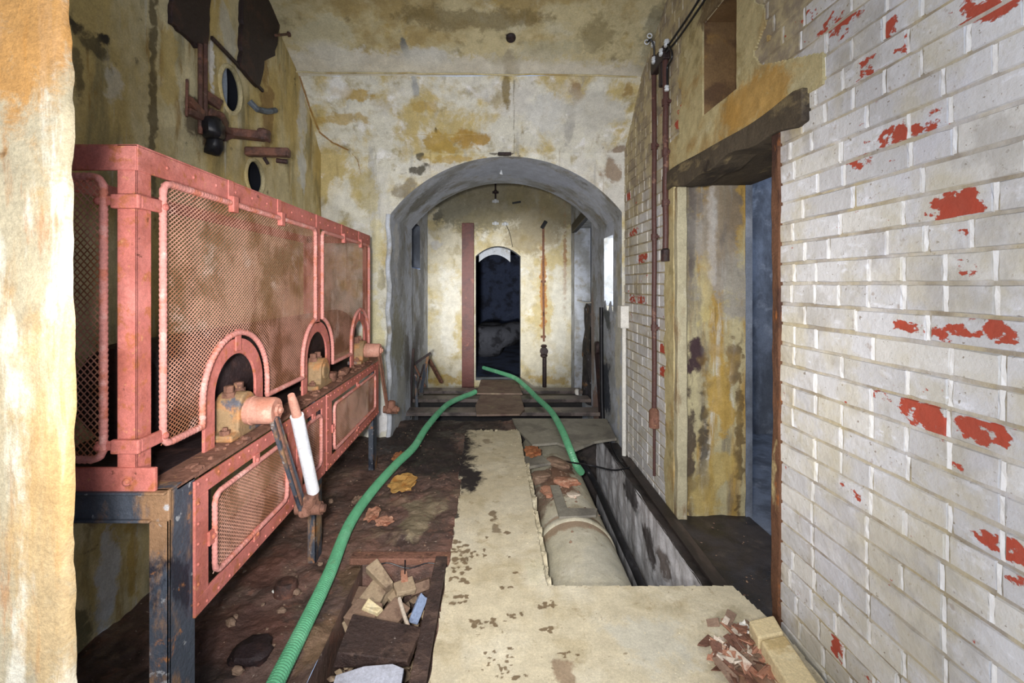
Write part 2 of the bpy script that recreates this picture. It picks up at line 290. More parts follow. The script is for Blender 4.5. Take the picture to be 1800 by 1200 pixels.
# ---- object plumbing
def tag(o, label=None, cat=None, group=None, kind=None):
    if label: o['label'] = label
    if cat: o['category'] = cat
    if group: o['group'] = group
    if kind: o['kind'] = kind
    return o
def thing(name, label, cat, loc, group=None):
    o = bpy.data.objects.new(name, None); COL.objects.link(o); o.location = loc; o.empty_display_size = .05
    return tag(o, label, cat, group)
def wpos(o):
    p = Vector((0, 0, 0))
    while o is not None: p += o.location; o = o.parent
    return p
def link_mesh(name, me, mat, parent=None, origin=None):
    if parent is not None: off = wpos(parent)
    elif origin is not None: off = Vector(origin)
    else: off = Vector((0, 0, 0))
    me.transform(Matrix.Translation(-off))
    me.materials.append(mat)
    o = bpy.data.objects.new(name, me); COL.objects.link(o)
    if parent is not None: o.parent = parent
    else: o.location = off
    return o
class MB:
    def __init__(s): s.v = []; s.f = []
    def add(s, vs, fs):
        n = len(s.v); s.v += [tuple(map(float, p)) for p in vs]; s.f += [tuple(i+n for i in f) for f in fs]; return s
    def box(s, lo, hi):
        (a, b, c), (d, e, f) = lo, hi
        return s.add([(a,b,c),(d,b,c),(d,e,c),(a,e,c),(a,b,f),(d,b,f),(d,e,f),(a,e,f)],
                     [(0,3,2,1),(4,5,6,7),(0,1,5,4),(1,2,6,5),(2,3,7,6),(3,0,4,7)])
    def obox(s, c, size, rot=(0,0,0), jit=0):
        R = Euler(rot).to_matrix(); h = Vector(size)/2; vs = []
        for z in (-1, 1):
            for x, y in ((-1,-1),(1,-1),(1,1),(-1,1)):
                p = Vector((x*h.x, y*h.y, z*h.z))+Vector([random.uniform(-jit, jit) for _ in range(3)])
                vs.append(R@p+Vector(c))
        return s.add(vs, [(0,3,2,1),(4,5,6,7),(0,1,5,4),(1,2,6,5),(2,3,7,6),(3,0,4,7)])
    def beam(s, p0, p1, w, h, up=(0,0,1)):
        p0, p1 = Vector(p0), Vector(p1); d = (p1-p0).normalized(); u = Vector(up)
        sd = d.cross(u).normalized(); u = sd.cross(d); vs = []
        for p in (p0, p1):
            for a, b in ((-1,-1),(1,-1),(1,1),(-1,1)): vs.append(p+sd*(a*w/2)+u*(b*h/2))
        return s.add(vs, [(0,1,2,3),(7,6,5,4),(0,4,5,1),(1,5,6,2),(2,6,7,3),(3,7,4,0)])
    def tube(s, pts, r, n=12, caps=True, closed=False, rf=None):
        P = [Vector(p) for p in pts]; m = len(P); up = None; rings = []; vs = []
        for i, p in enumerate(P):
            if closed: d = (P[(i+1) % m]-P[i-1]).normalized()
            else: d = (P[min(i+1, m-1)]-P[max(i-1, 0)]).normalized()
            if up is None:
                up = Vector((0, 0, 1)) if abs(d.z) < .9 else Vector((1, 0, 0))
            a = d.cross(up).normalized(); up = a.cross(d).normalized()
            rr = rf(i) if rf else r
            for k in range(n):
                t = 2*math.pi*k/n; vs.append(p+(a*math.cos(t)+up*math.sin(t))*rr)
        fs = []
        for i in range(m if closed else m-1):
            for k in range(n):
                a = i*n+k; b = i*n+(k+1) % n; j = (i+1) % m
                fs.append((a, b, j*n+(k+1) % n, j*n+k))
        if caps and not closed:
            fs.append(tuple(reversed(range(n)))); fs.append(tuple(range((m-1)*n, m*n)))
        return s.add(vs, fs)
    def cyl(s, p0, p1, r, n=20, r2=None):
        return s.tube([p0, p1], r, n, rf=(lambda i: r if i == 0 else (r2 if r2 is not None else r)))
    def lathe(s, c, axis, prof, n=20):  # prof: list of (t along axis, radius)
        c = Vector(c); ax = Vector(axis).normalized(); a = ax.orthogonal().normalized(); b = ax.cross(a); vs = []
        for t, r in prof:
            for k in range(n):
                q = 2*math.pi*k/n; vs.append(c+ax*t+(a*math.cos(q)+b*math.sin(q))*r)
        fs = [(i*n+k, i*n+(k+1) % n, (i+1)*n+(k+1) % n, (i+1)*n+k) for i in range(len(prof)-1) for k in range(n)]
        fs.append(tuple(reversed(range(n)))); fs.append(tuple(range((len(prof)-1)*n, len(prof)*n)))
        return s.add(vs, fs)
    def rivet(s, c, nrm, r=.008, h=.005):
        return s.lathe(c, nrm, [(-.001, r), (h*.5, r*.85), (h, r*.4)], 8)
    def prism(s, poly, vec):  # 3D polygon extruded by vec
        n = len(poly); v = Vector(vec); P = [Vector(p) for p in poly]
        vs = P+[p+v for p in P]
        fs = [tuple(range(n)), tuple(reversed(range(n, 2*n)))]+[(i, i+n, (i+1) % n+n, (i+1) % n) for i in range(n)]
        return s.add(vs, fs)
    def lump(s, c, size, seed=0, rot=(0,0,0), n=10, rough=.35):
        R = Euler(rot).to_matrix(); vs = []; fs = []; m = n; k = n+4
        for i in range(m+1):
            th = math.pi*i/m
            for j in range(k):
                ph = 2*math.pi*j/k
                d = np.array([math.sin(th)*math.cos(ph), math.sin(th)*math.sin(ph), math.cos(th)])
                q = 1+rough*(float(vnoise(d[None]*1.0+seed*3.3, 1.6, seed)[0])-.5)*2
                dd = np.sign(d)*np.abs(d)**.75
                p = R@Vector((dd[0]*size[0]*q/2, dd[1]*size[1]*q/2, dd[2]*size[2]*q/2))
                vs.append(p+Vector(c))
        for i in range(m):
            for j in range(k):
                fs.append((i*k+j, (i+1)*k+j, (i+1)*k+(j+1) % k, i*k+(j+1) % k))
        return s.add(vs, fs)
    def build(s, name, mat, parent=None, smooth=False, bevel=0, seg=2, origin='base', recalc=True):
        me = bpy.data.meshes.new(name); me.from_pydata(s.v, [], s.f); me.validate()
        if recalc:
            import bmesh
            bm = bmesh.new(); bm.from_mesh(me); bmesh.ops.recalc_face_normals(bm, faces=bm.faces); bm.to_mesh(me); bm.free()
        if smooth:
            for p in me.polygons: p.use_smooth = True
            try: me.set_sharp_from_angle(angle=math.radians(42))
            except Exception: pass
        og = None
        if parent is None and origin == 'base':
            a = np.array(s.v); lo, hi = a.min(0), a.max(0); og = ((lo[0]+hi[0])/2, (lo[1]+hi[1])/2, lo[2])
        o = link_mesh(name, me, mat, parent, og)
        if bevel:
            md = o.modifiers.new('bevel', 'BEVEL'); md.width = bevel; md.segments = seg; md.limit_method = 'ANGLE'; md.angle_limit = math.radians(35)
            md.harden_normals = False
        return o

# stains: ('e', centre, radii, colour, k, gain) or ('l', polyline, width, colour, k)
def stain_fields(P, stains):
    n = len(P); fld = np.zeros(n); colr = np.zeros((n, 3)); kk = np.zeros(n)
    for st in stains:
        if st[0] == 'e':
            _, c, r, color, k, gain = st
            c = np.array(c); r = np.array(r, float); rm = float(np.sort(r)[1]); d = np.full(n, 9.)
            sel = np.where((np.abs(P-c) < r*2.2+.01).all(1))[0]
            if len(sel):
                Q = P[sel]; W = np.stack([fbm(Q+7.7*j, .9/rm, 5+j, 3)-.5 for j in range(3)], 1)*1.5
                d[sel] = np.sqrt(((((Q-c)/r)+W)**2).sum(1))
            f = np.clip((1.15-d)*min(gain, 1.6), 0, 1)
        else:
            _, pts, wd, color, k = st; d = np.full(n, 9e9)
            for a, b in zip(pts[:-1], pts[1:]):
                a = np.array(a); b = np.array(b); ab = b-a
                t = np.clip(((P-a)@ab)/(ab@ab), 0, 1); q = np.sqrt(((P-(a+t[:, None]*ab))**2).sum(1)); d = np.minimum(d, q)
            f = np.clip((1-d/wd)*1.6, 0, 1)
        up = f > 0
        wgt = np.where(fld > 0, np.clip(f/(f+fld+1e-6), 0, 1), 1.0)
        wgt = np.where(up, wgt, 0)
        colr = colr*(1-wgt[:, None])+np.array(color[:3])*wgt[:, None]; kk = kk*(1-wgt)+k*wgt
        fld = np.maximum(fld, f)
    return fld, colr, kk
def SE(pl, px, py, rx, ry, color, k=.8, gain=1.5, mn=.03):
    c = on_pl(px, py, pl); a = np.abs(on_pl(px+rx, py, pl)-c); b = np.abs(on_pl(px, py+ry, pl)-c)
    return ('e', c, np.maximum(np.maximum(a, b), mn), color, k, gain)
def SL(pl, pts, wd, color, k=.9): return ('l', [on_pl(x, y, pl) for x, y in pts], wd, color, k)
def surf(name, P, mat, mask=None, stains=(), parent=None, disp=0, dscale=3, dvec=(0,0,1), seed=0, skirt=None, flip=False, kind='structure', smooth=True, origin=None):
    """P: array (nu, nv, 3) of world points; mask(centres)->bool keeps cells; skirt: vector for border walls"""
    nu, nv = P.shape[:2]; V = P.reshape(-1, 3).copy()
    base = V.copy()
    if disp: V = V+np.array(dvec)*(disp*(fbm(base, dscale, seed)-.5)*2)[:, None]
    I = np.arange(nu*nv).reshape(nu, nv)
    quads = np.stack([I[:-1, :-1], I[1:, :-1], I[1:, 1:], I[:-1, 1:]], -1).reshape(-1, 4)
    if mask is not None:
        C = base[quads].mean(1); quads = quads[mask(C)]
    if flip: quads = quads[:, ::-1]
    faces = quads
    if skirt is not None:
        e = np.concatenate([quads[:, [0, 1]], quads[:, [1, 2]], quads[:, [2, 3]], quads[:, [3, 0]]])
        key = {}
        for a, b in e.tolist(): key[(a, b)] = 1
        bd = [(a, b) for (a, b) in key if (b, a) not in key]
        vm = {}; extra = []
        for a, b in bd:
            for q in (a, b):
                if q not in vm: vm[q] = len(V)+len(extra); extra.append(V[q]+np.array(skirt))
        V = np.vstack([V, np.array(extra)]); base = np.vstack([base, np.array(extra)])
        faces = np.vstack([quads, np.array([(b, a, vm[a], vm[b]) for a, b in bd])])
    used = np.unique(faces); rm = np.full(len(V), -1); rm[used] = np.arange(len(used)); faces = rm[faces]; V = V[used]; base = base[used]
    me = bpy.data.meshes.new(name); me.from_pydata(V.tolist(), [], faces.tolist())
    fld, colr, kk = stain_fields(base, stains) if stains else (np.zeros(len(V)), np.zeros((len(V), 3)), np.zeros(len(V)))
    a = me.attributes.new('stain', 'FLOAT_COLOR', 'POINT'); a.data.foreach_set('color', np.hstack([colr, fld[:, None]]).astype('f').ravel())
    a = me.attributes.new('stain_k', 'FLOAT', 'POINT'); a.data.foreach_set('value', kk.astype('f'))
    if smooth:
        for p in me.polygons: p.use_smooth = True
        try: me.set_sharp_from_angle(angle=math.radians(50))
        except Exception: pass
    o = link_mesh(name, me, mat, parent, origin)
    if parent is None and kind: o['kind'] = kind
    return o
def grid(u0, u1, nu, v0, v1, nv, fn):
    U, Vv = np.meshgrid(np.linspace(u0, u1, nu+1), np.linspace(v0, v1, nv+1), indexing='ij')
    X, Y, Z = fn(U, Vv); return np.stack([X+0*U, Y+0*U, Z+0*U], -1)

XL, XR, YA = -1.44, 1.09, 3.8
PL_L = (1, 0, 0, XL); PL_R = (1, 0, 0, XR); PL_A = (0, 1, 0, YA); PL_F = (0, 1, 0, 6.4)
BLK = lin(34, 32, 34); BRN = lin(92, 72, 50)

# ---------------------------------------------------------------- structure: left wall
oc = on_x(404, 158, XL); hc = on_x(447, 312, XL)
def lmask(C):
    a = ((C[:, 1]-oc[1])/.095)**2+((C[:, 2]-oc[2])/.118)**2 > 1
    b = ((C[:, 1]-hc[1])/.095)**2+((C[:, 2]-hc[2])/.10)**2 > 1
    return a & b
st = [SE(PL_L, 190, 1010, 24, 120, lin(206, 208, 206), .9, 2), SE(PL_L, 160, 880, 60, 60, BRN, .6), SE(PL_L, 235, 960, 14, 120, lin(176, 146, 72), .7),
      SE(PL_L, 160, 70, 30, 30, BLK, .7), SE(PL_L, 135, 130, 8, 60, BLK, .6), SE(PL_L, 182, 70, 9, 14, BLK, .95, 3), SE(PL_L, 132, 45, 5, 14, BLK, .9, 2),
      SE(PL_L, 200, 150, 26, 40, lin(206, 200, 180), .7), SE(PL_L, 270, 160, 6, 260, lin(84, 72, 48), .8, 2), SE(PL_L, 300, 120, 20, 90, lin(190, 166, 100), .7),
      SE(PL_L, 355, 150, 9, 90, lin(110, 66, 44), .8, 2), SE(PL_L, 372, 110, 6, 50, lin(220, 218, 214), .9, 2), SE(PL_L, 400, 60, 18, 70, lin(196, 194, 180), .8, 2),
      SE(PL_L, 470, 200, 12, 90, lin(140, 112, 70), .8, 2), SE(PL_L, 530, 200, 10, 80, lin(206, 204, 196), .8, 2), SE(PL_L, 530, 300, 10, 60, lin(204, 206, 204), .8, 2),
      SE(PL_L, 360, 210, 40, 50, lin(70, 54, 44), .75), SE(PL_L, 330, 330, 60, 60, lin(150, 146, 110), .6),
      SE(PL_L, 300, 1150, 90, 70, lin(70, 58, 48), .8), SE(PL_L, 140, 1120, 40, 90, lin(96, 92, 62), .8)]
surf('wall_left', grid(.3, YA+.05, 300, -.3, 3.5, 300, lambda u, v: (XL, u, v)), plaster_left, lmask, st, disp=.012, dscale=4, dvec=(1, 0, 0), seed=3)
for c, ry, rz, m1, nm in ((oc, .095, .118, lin(176, 190, 206), 'wall_left_round_opening'), (hc, .095, .10, None, 'wall_left_round_hole')):
    mb = MB(); n = 28; vs = []
    for dx in (.012, -.16):
        for k in range(n):
            t = 2*math.pi*k/n; vs.append((XL+dx, c[1]+ry*1.04*math.cos(t), c[2]+rz*1.04*math.sin(t)))
    mb.add(vs, [(k, (k+1) % n, n+(k+1) % n, n+k) for k in range(n)])
    tag(mb.build(nm, voidm, smooth=True, recalc=False), kind='structure')
    mb = MB(); mb.add([(XL-.16, c[1]+ry*1.05*math.cos(2*math.pi*k/n), c[2]+rz*1.05*math.sin(2*math.pi*k/n)) for k in range(n)], [tuple(range(n))])
    tag(mb.build(nm+'_back', voidm, recalc=False), kind='structure')

mb = MB(); mb.add([(XL-.015, oc[1]-.098*math.sin(t), oc[2]+.121*math.cos(t)) for t in np.linspace(0, math.pi, 16)]+[(XL-.02, oc[1]+.012*math.sin(t*3), oc[2]-.121+.242*t) for t in np.linspace(.05, .95, 8)], [tuple(range(24))])  # crescent panel added, pale where the opening's near half looks lit
tag(mb.build('wall_left_opening_panel', blue_pale, recalc=False), kind='structure')
for c, ry, rz in ((oc, .095, .118), (hc, .095, .10)):
    mb = MB(); mb.tube([(XL+.002, c[1]+ry*1.05*math.cos(t), c[2]+rz*1.05*math.sin(t)) for t in np.linspace(0, 2*math.pi, 33)[:-1]], .013, 8, closed=True)
    tag(mb.build('trim_3', plaster_left, smooth=True), kind='structure')
# ceiling: profile towards the camera, then the sloping haunch down to the arch
prof = [(3.8, 2.36), (3.36, 2.80), (3.33, 2.815), (2.9, 3.04), (2.4, 3.22), (1.6, 3.36), (.3, 3.42)]
def prof_pts(a, b, n):
    out = []
    seg = prof[a:b+1]; ds = [0]
    for p, q in zip(seg[:-1], seg[1:]): ds.append(ds[-1]+math.dist(p, q))
    for i in range(n+1):
        t = ds[-1]*i/n
        for j in range(len(seg)-1):
            if t <= ds[j+1]+1e-9:
                f = (t-ds[j])/(ds[j+1]-ds[j]); out.append((seg[j][0]+f*(seg[j+1][0]-seg[j][0]), seg[j][1]+f*(seg[j+1][1]-seg[j][1]))); break
    return out
def profsurf(name, a, b, n, mat, stains, seed):
    pp = np.array(prof_pts(a, b, n)); xs = np.linspace(XL-.01, XR+.02, 300)
    P = np.zeros((len(xs), len(pp), 3)); P[:, :, 0] = xs[:, None]; P[:, :, 1] = pp[None, :, 0]; P[:, :, 2] = pp[None, :, 1]
    surf(name, P, mat, None, stains, disp=.018, dscale=2.5, dvec=(0, -.5, -.8), seed=seed, flip=True)
nrm = np.array([0, .44, .44]); nrm = nrm/np.linalg.norm(nrm)
PL_S = (0, nrm[1], nrm[2], nrm[1]*3.8+nrm[2]*2.36)
n2 = np.array([0, .225, .43]); n2 = n2/np.linalg.norm(n2)
PL_C = (0, n2[1], n2[2], n2[1]*3.33+n2[2]*2.815)
YO = lin(178, 150, 78)
st = [SE(PL_S, 630, 165, 46, 22, YO, .85), SE(PL_S, 600, 210, 60, 18, YO, .7), SE(PL_S, 740, 185, 30, 18, YO, .6), SE(PL_S, 770, 250, 40, 26, YO, .9, 2),
      SE(PL_S, 830, 245, 34, 28, lin(170, 136, 66), .9, 2), SE(PL_S, 890, 170, 12, 60, lin(128, 112, 70), .85, 2), SE(PL_S, 960, 200, 50, 60, lin(206, 206, 200), .9, 2),
      SE(PL_S, 1050, 190, 60, 60, lin(196, 194, 184), .8, 2), SE(PL_S, 1010, 160, 16, 30, lin(140, 110, 72), .7), SE(PL_S, 1105, 160, 12, 30, lin(150, 124, 72), .8),
      SE(PL_S, 730, 150, 8, 40, lin(160, 164, 166), .7), SE(PL_S, 590, 150, 20, 40, lin(228, 228, 226), .8), SE(PL_S, 766, 226, 2.5, 9, BLK, 1, 3, .008),
      SE(PL_S, 1000, 225, 10, 60, lin(160, 158, 152), .6, 2), SE(PL_S, 1090, 265, 20, 20, lin(120, 92, 64), .7),
      SL(PL_S, [(525, 130), (545, 190), (562, 232), (585, 250), (612, 262)], .012, lin(140, 100, 44)),
      SL(PL_S, [(903, 140), (904, 270)], .006, lin(120, 112, 90), .8), SL(PL_S, [(690, 236), (850, 236)], .004, YO, .4)]
profsurf('ceiling_slope', 0, 1, 110, plaster_arch, st, 11)
st = [SL(PL_C, [(500, 118), (700, 122), (1125, 142)], .22, lin(212, 208, 196), .75), SE(PL_C, 898, 64, 12, 9, BLK, 1, 3), SE(PL_C, 898, 110, 16, 50, lin(116, 98, 58), .9, 2), SE(PL_C, 710, 80, 8, 36, lin(100, 104, 104), .9, 2),
      SE(PL_C, 560, 60, 70, 60, lin(198, 192, 162), .8), SE(PL_C, 590, 95, 70, 28, lin(222, 222, 216), .85), SE(PL_C, 750, 100, 60, 26, lin(196, 198, 196), .8),
      SE(PL_C, 960, 90, 90, 30, lin(176, 172, 146), .6), SE(PL_C, 840, 30, 160, 40, lin(104, 90, 56), .6), SE(PL_C, 1060, 60, 60, 60, lin(124, 112, 74), .6),
      SE(PL_C, 1150, 60, 30, 80, lin(110, 108, 90), .6)]
profsurf('ceiling', 1, 6, 170, plaster_ceil, st, 12)
# crack ridge between slope and ceiling
mb = MB(); pts = []
for px, py in ((520, 110), (540, 112), (560, 120), (640, 120), (705, 122), (722, 119), (740, 127), (790, 125), (828, 125), (850, 133), (905, 136), (935, 130), (960, 133), (1000, 136), (1050, 138), (1085, 146), (1122, 150)):
    x = (px-PX0)/F*3.33; pts.append((x, 3.33+(py-128)*.0012, 2.80-(py-128)*.0004))
mb.tube(pts, .006, 6)
tag(mb.build('trim_1', plaster_ceil, smooth=True), kind='structure')

# ---------------------------------------------------------------- arch wall and tunnel
AX0, AX1, ASP, ARISE = -.869, 1.088, 1.84, .49
AXC = (AX0+AX1)/2; AHW = (AX1-AX0)/2; AR = (AHW**2+ARISE**2)/(2*ARISE)
def az(x): return ASP+ARISE-AR+np.sqrt(np.maximum(AR**2-(x-AXC)**2, 0))
def archpatch(name, x0, x1, nx, lo, hi, nz, Y, mat, stains=(), **k):
    xs = np.linspace(x0, x1, nx+1); t = np.linspace(0, 1, nz+1)
    l = lo(xs) if callable(lo) else np.full(nx+1, lo); h = hi(xs) if callable(hi) else np.full(nx+1, hi)
    P = np.zeros((nx+1, nz+1, 3)); P[..., 0] = xs[:, None]; P[..., 1] = Y; P[..., 2] = l[:, None]+(h-l)[:, None]*t[None, :]
    return surf(name, P, mat, None, stains, dvec=(0, 1, 0), flip=False, **k)
stA = [SE(PL_A, 738, 300, 34, 12, lin(92, 88, 78), .95, 2.5), SE(PL_A, 740, 276, 11, 10, lin(84, 78, 62), .9, 2), SE(PL_A, 715, 335, 26, 24, lin(120, 110, 92), .7, 2),
       SE(PL_A, 885, 268, 30, 10, lin(92, 86, 74), .9, 2), SE(PL_A, 1075, 300, 30, 24, lin(126, 96, 62), .7), SE(PL_A, 800, 280, 60, 8, YO, .7, 2),
       SE(PL_A, 660, 420, 14, 80, lin(206, 196, 150), .6), SE(PL_A, 672, 490, 8, 30, lin(120, 110, 70), .6), SE(PL_A, 655, 600, 22, 120, lin(210, 200, 150), .7),
       SE(PL_A, 675, 740, 30, 40, lin(232, 232, 234), .9, 2), SE(PL_A, 680, 785, 30, 12, lin(190, 150, 80), .9, 2), SE(PL_A, 590, 350, 22, 60, lin(222, 220, 208), .7),
       SL(PL_A, [(612, 262), (628, 280), (634, 306)], .008, lin(140, 104, 56)), SE(PL_A, 640, 340, 30, 40, lin(176, 160, 100), .6)]
archpatch('wall_arch', XL-.05, AX0, 80, -.3, 2.38, 260, YA, plaster_arch, stA, disp=.006, seed=21)
archpatch('wall_arch_above', AX0, AX1, 230, az, 2.38, 50, YA, plaster_arch, stA, disp=.006, seed=21)
# barrel soffit and jambs, one metre deep
YB = 4.8
th = np.linspace(-math.asin(AHW/AR), math.asin(AHW/AR), 121)
xs = AXC+AR*np.sin(th); zs = ASP+ARISE-AR+AR*np.cos(th); ys = np.linspace(YA, YB, 41)
P = np.zeros((121, 41, 3)); P[..., 0] = xs[:, None]; P[..., 2] = zs[:, None]; P[..., 1] = ys[None, :]
BG = lin(164, 170, 182)
stT = [('e', (0.1, 4.2, 2.3), (.9, .35, .3), lin(190, 198, 214), .85, 1.6), ('e', (-.55, 4.2, 2.05), (.3, .3, .3), lin(112, 108, 90), .7, 1.5)]  # first ellipse paints bluish light onto the soffit as colour
surf('ceiling_arch_soffit', P, plaster_tunnel, None, stT, disp=.006, seed=23, flip=True)
JL = (1, 0, 0, AX0)
stJ = [SE(JL, 697, 430, 5, 60, lin(214, 214, 212), .9, 2), SE(JL, 705, 700, 14, 60, lin(196, 196, 190), .8, 2), SE(JL, 715, 640, 6, 60, lin(90, 84, 78), .8),
       SE(JL, 700, 600, 14, 90, lin(140, 136, 104), .7)]
surf('wall_arch_left_jamb', grid(YA, YB+.02, 50, -.5, ASP, 110, lambda u, v: (AX0, u, v)), plaster_tunnel, None, stJ, disp=.008, dvec=(1, 0, 0), seed=24)
# rounded nosing on the left arch corner
mb = MB(); mb.tube([(AX0-.012+.01*math.sin(i*1.7), YA+.012, -.35+i*.1) for i in range(23)], .022, 10)
tag(mb.build('trim_2', plaster_tunnel, smooth=True), kind='structure')
# inner room behind the arch: left wall (with tall niche), right wall with openings, far wall with doorway
XI = -.93; ZC = 2.75; YF = 6.4
surf('wall_inner_return_left', grid(XI-.02, AX0, 4, -.5, 2.4, 40, lambda u, v: (u, YB+.02, v)), plaster_tunnel, None)
def m(C): return ~((C[:, 1] > 5.15) & (C[:, 1] < 5.75) & (C[:, 2] > 1.46) & (C[:, 2] < 2.0))
surf('wall_inner_left', grid(YB, YF, 80, -.5, ZC, 120, lambda u, v: (XI, u, v)), plaster_tunnel, m,
     [('e', (XI, 5.3, .2), (.1, .5, .6), lin(84, 80, 74), .7, 1.5), ('e', (XI, 5.9, 1.0), (.1, .3, .9), lin(134, 138, 142), .7, 1.5)], disp=.006, dvec=(1, 0, 0))
mb = MB()
for a, b in (((5.15, 1.46), (5.75, 1.46)), ((5.75, 1.46), (5.75, 2.0)), ((5.75, 2.0), (5.15, 2.0)), ((5.15, 2.0), (5.15, 1.46))):
    mb.add([(XI, *a), (XI, *b), (XI-.3, *b), (XI-.3, *a)], [(0, 1, 2, 3)])
mb.add([(XI-.3, 5.15, 1.46), (XI-.3, 5.75, 1.46), (XI-.3, 5.75, 2.0), (XI-.3, 5.15, 2.0)], [(0, 1, 2, 3)])
tag(mb.build('wall_inner_left_niche', blue_wall), kind='structure')
def m(C):
    y, z = C[:, 1], C[:, 2]
    a = (y > 4.15) & (y < 4.49) & (z > 1.06+.05*np.sin(y*30)) & (z < 1.72)
    b = (y > 5.07) & (y < 6.15) & (z > -.18) & (z < 2.02)
    c = (y > 4.12) & (y < 4.52) & (z > .1) & (z < .62)
    return ~(a | b)
PR2 = (1, 0, 0, AX1)
stR = [SE(PR2, 1068, 560, 8, 30, lin(90, 96, 96), .9, 2), SE(PR2, 1066, 680, 9, 60, lin(60, 66, 78), .95, 2.5), SE(PR2, 1050, 720, 10, 80, lin(150, 110, 90), .8, 2),
       SE(PR2, 1088, 620, 8, 180, lin(214, 210, 190), .8, 2), SE(PR2, 1088, 470, 5, 60, lin(160, 148, 110), .8), SE(PR2, 1040, 600, 8, 120, lin(150, 124, 108), .7)]
surf('wall_inner_right', grid(YA, YF, 200, -.6, 2.75, 220, lambda u, v: (AX1, u, v)), plaster_tunnel, m, stR, disp=.006, dvec=(1, 0, 0), seed=31, flip=True)
surf('wall_arch_jamb_right_nib', grid(AX1-.02, XR+.03, 4, -.6, 2.42, 60, lambda u, v: (u, YA-.004, v)), plaster_arch, None)
# side rooms on the right beyond the wall
def room(name, x0, x1, y0, y1, z0, z1, mat, skip=()):
    mb = MB()
    if 'x0' not in skip: mb.add([(x0, y0, z0), (x0, y1, z0), (x0, y1, z1), (x0, y0, z1)], [(0, 1, 2, 3)])
    if 'x1' not in skip: mb.add([(x1, y0, z0), (x1, y1, z0), (x1, y1, z1), (x1, y0, z1)], [(0, 1, 2, 3)])
    if 'y0' not in skip: mb.add([(x0, y0, z0), (x1, y0, z0), (x1, y0, z1), (x0, y0, z1)], [(0, 1, 2, 3)])
    if 'y1' not in skip: mb.add([(x0, y1, z0), (x1, y1, z0), (x1, y1, z1), (x0, y1, z1)], [(0, 1, 2, 3)])
    if 'z0' not in skip: mb.add([(x0, y0, z0), (x1, y0, z0), (x1, y1, z0), (x0, y1, z0)], [(0, 1, 2, 3)])
    if 'z1' not in skip: mb.add([(x0, y0, z1), (x1, y0, z1), (x1, y1, z1), (x0, y1, z1)], [(0, 1, 2, 3)])
    return tag(mb.build(name, mat, recalc=False), kind='structure')
room('wall_light_shaft', 1.12, 1.9, 4.05, 4.95, .9, 1.95, white_wall, ('x0',))
lamp('shaft_daylight', 'AREA', (1.5, 4.12, 1.5), 7, (.95, .97, 1), .25, (1.5, 4.9, 1.4))
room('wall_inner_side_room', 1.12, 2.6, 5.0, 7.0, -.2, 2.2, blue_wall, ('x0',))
lamp('inner_room_fill', 'POINT', (1.9, 5.6, 1.6), 1.0, (.75, .85, 1), .1)  # added fill for the inner side room, no source there
mb = MB()
for (y0, y1, z0, z1) in ((4.15, 4.49, 1.06, 1.72), (5.07, 6.15, -.18, 2.02)):
    mb.add([(AX1, y1, z0), (AX1, y1, z1), (AX1+.22, y1, z1), (AX1+.22, y1, z0)], [(0, 1, 2, 3)])
    mb.add([(AX1, y0, z0), (AX1, y0, z1), (AX1+.22, y0, z1), (AX1+.22, y0, z0)], [(0, 1, 2, 3)])
    mb.add([(AX1, y0, z1), (AX1, y1, z1), (AX1+.22, y1, z1), (AX1+.22, y0, z1)], [(0, 1, 2, 3)])
    mb.add([(AX1, y0, z0), (AX1, y1, z0), (AX1+.22, y1, z0), (AX1+.22, y0, z0)], [(0, 1, 2, 3)])
tag(mb.build('wall_inner_right_reveals', plaster_tunnel, recalc=False), kind='structure')
# far wall with segmental doorway
DX0, DX1, DSP, DTOP = on_y(836, 0, YF)[0], on_y(915, 0, YF)[0], 1.66, 1.80
def dz(x): return DSP+(DTOP-DSP)*(1-((x-(DX0+DX1)/2)/((DX1-DX0)/2))**2)
stF = [('e', (.1, 6.4, 2.35), (1.2, .3, .52), lin(134, 128, 106), .85, 1.6), SE(PL_F, 795, 365, 40, 40, lin(120, 118, 102), .8), SE(PL_F, 770, 380, 10, 12, lin(60, 62, 66), .9, 2), SE(PL_F, 880, 350, 90, 40, lin(120, 112, 88), .85),  # large grey ellipse darkens the wall top, where the light fades
       SE(PL_F, 940, 400, 60, 50, lin(150, 136, 104), .7), SE(PL_F, 790, 560, 30, 90, lin(218, 216, 206), .8, 2), SE(PL_F, 985, 560, 20, 100, lin(214, 212, 200), .8, 2),
       SE(PL_F, 955, 500, 7, 110, lin(172, 116, 54), .85, 2), SE(PL_F, 820, 550, 10, 120, lin(196, 164, 112), .7), SE(PL_F, 780, 668, 40, 10, YO, .8), SE(PL_F, 960, 668, 50, 10, YO, .7),
       SE(PL_F, 770, 430, 12, 14, lin(190, 190, 190), .7), SE(PL_F, 915, 355, 60, 16, lin(110, 104, 78), .7), SE(PL_F, 993, 460, 3, 90, lin(150, 110, 80), .8)]
for nm, a in (('wall_far_left', (XI, DX0, 90, -.5, ZC, 250)), ('wall_far_above_door', (DX0, DX1, 60, dz, ZC, 100)), ('wall_far_right', (DX1, XR, 90, -.5, ZC, 250)), ('wall_far_sill', (DX0, DX1, 20, -.5, -.085, 20))):
    archpatch(nm, *a, YF, plaster_far, stF, disp=.004, seed=41)
surf('ceiling_inner', grid(XI, XR, 10, YB-.02, YF, 10, lambda u, v: (u, v, ZC)), plaster_ceil)
archpatch('wall_inner_over_arch', AX0, AX1, 60, az, ZC, 8, YB, plaster_tunnel, ())
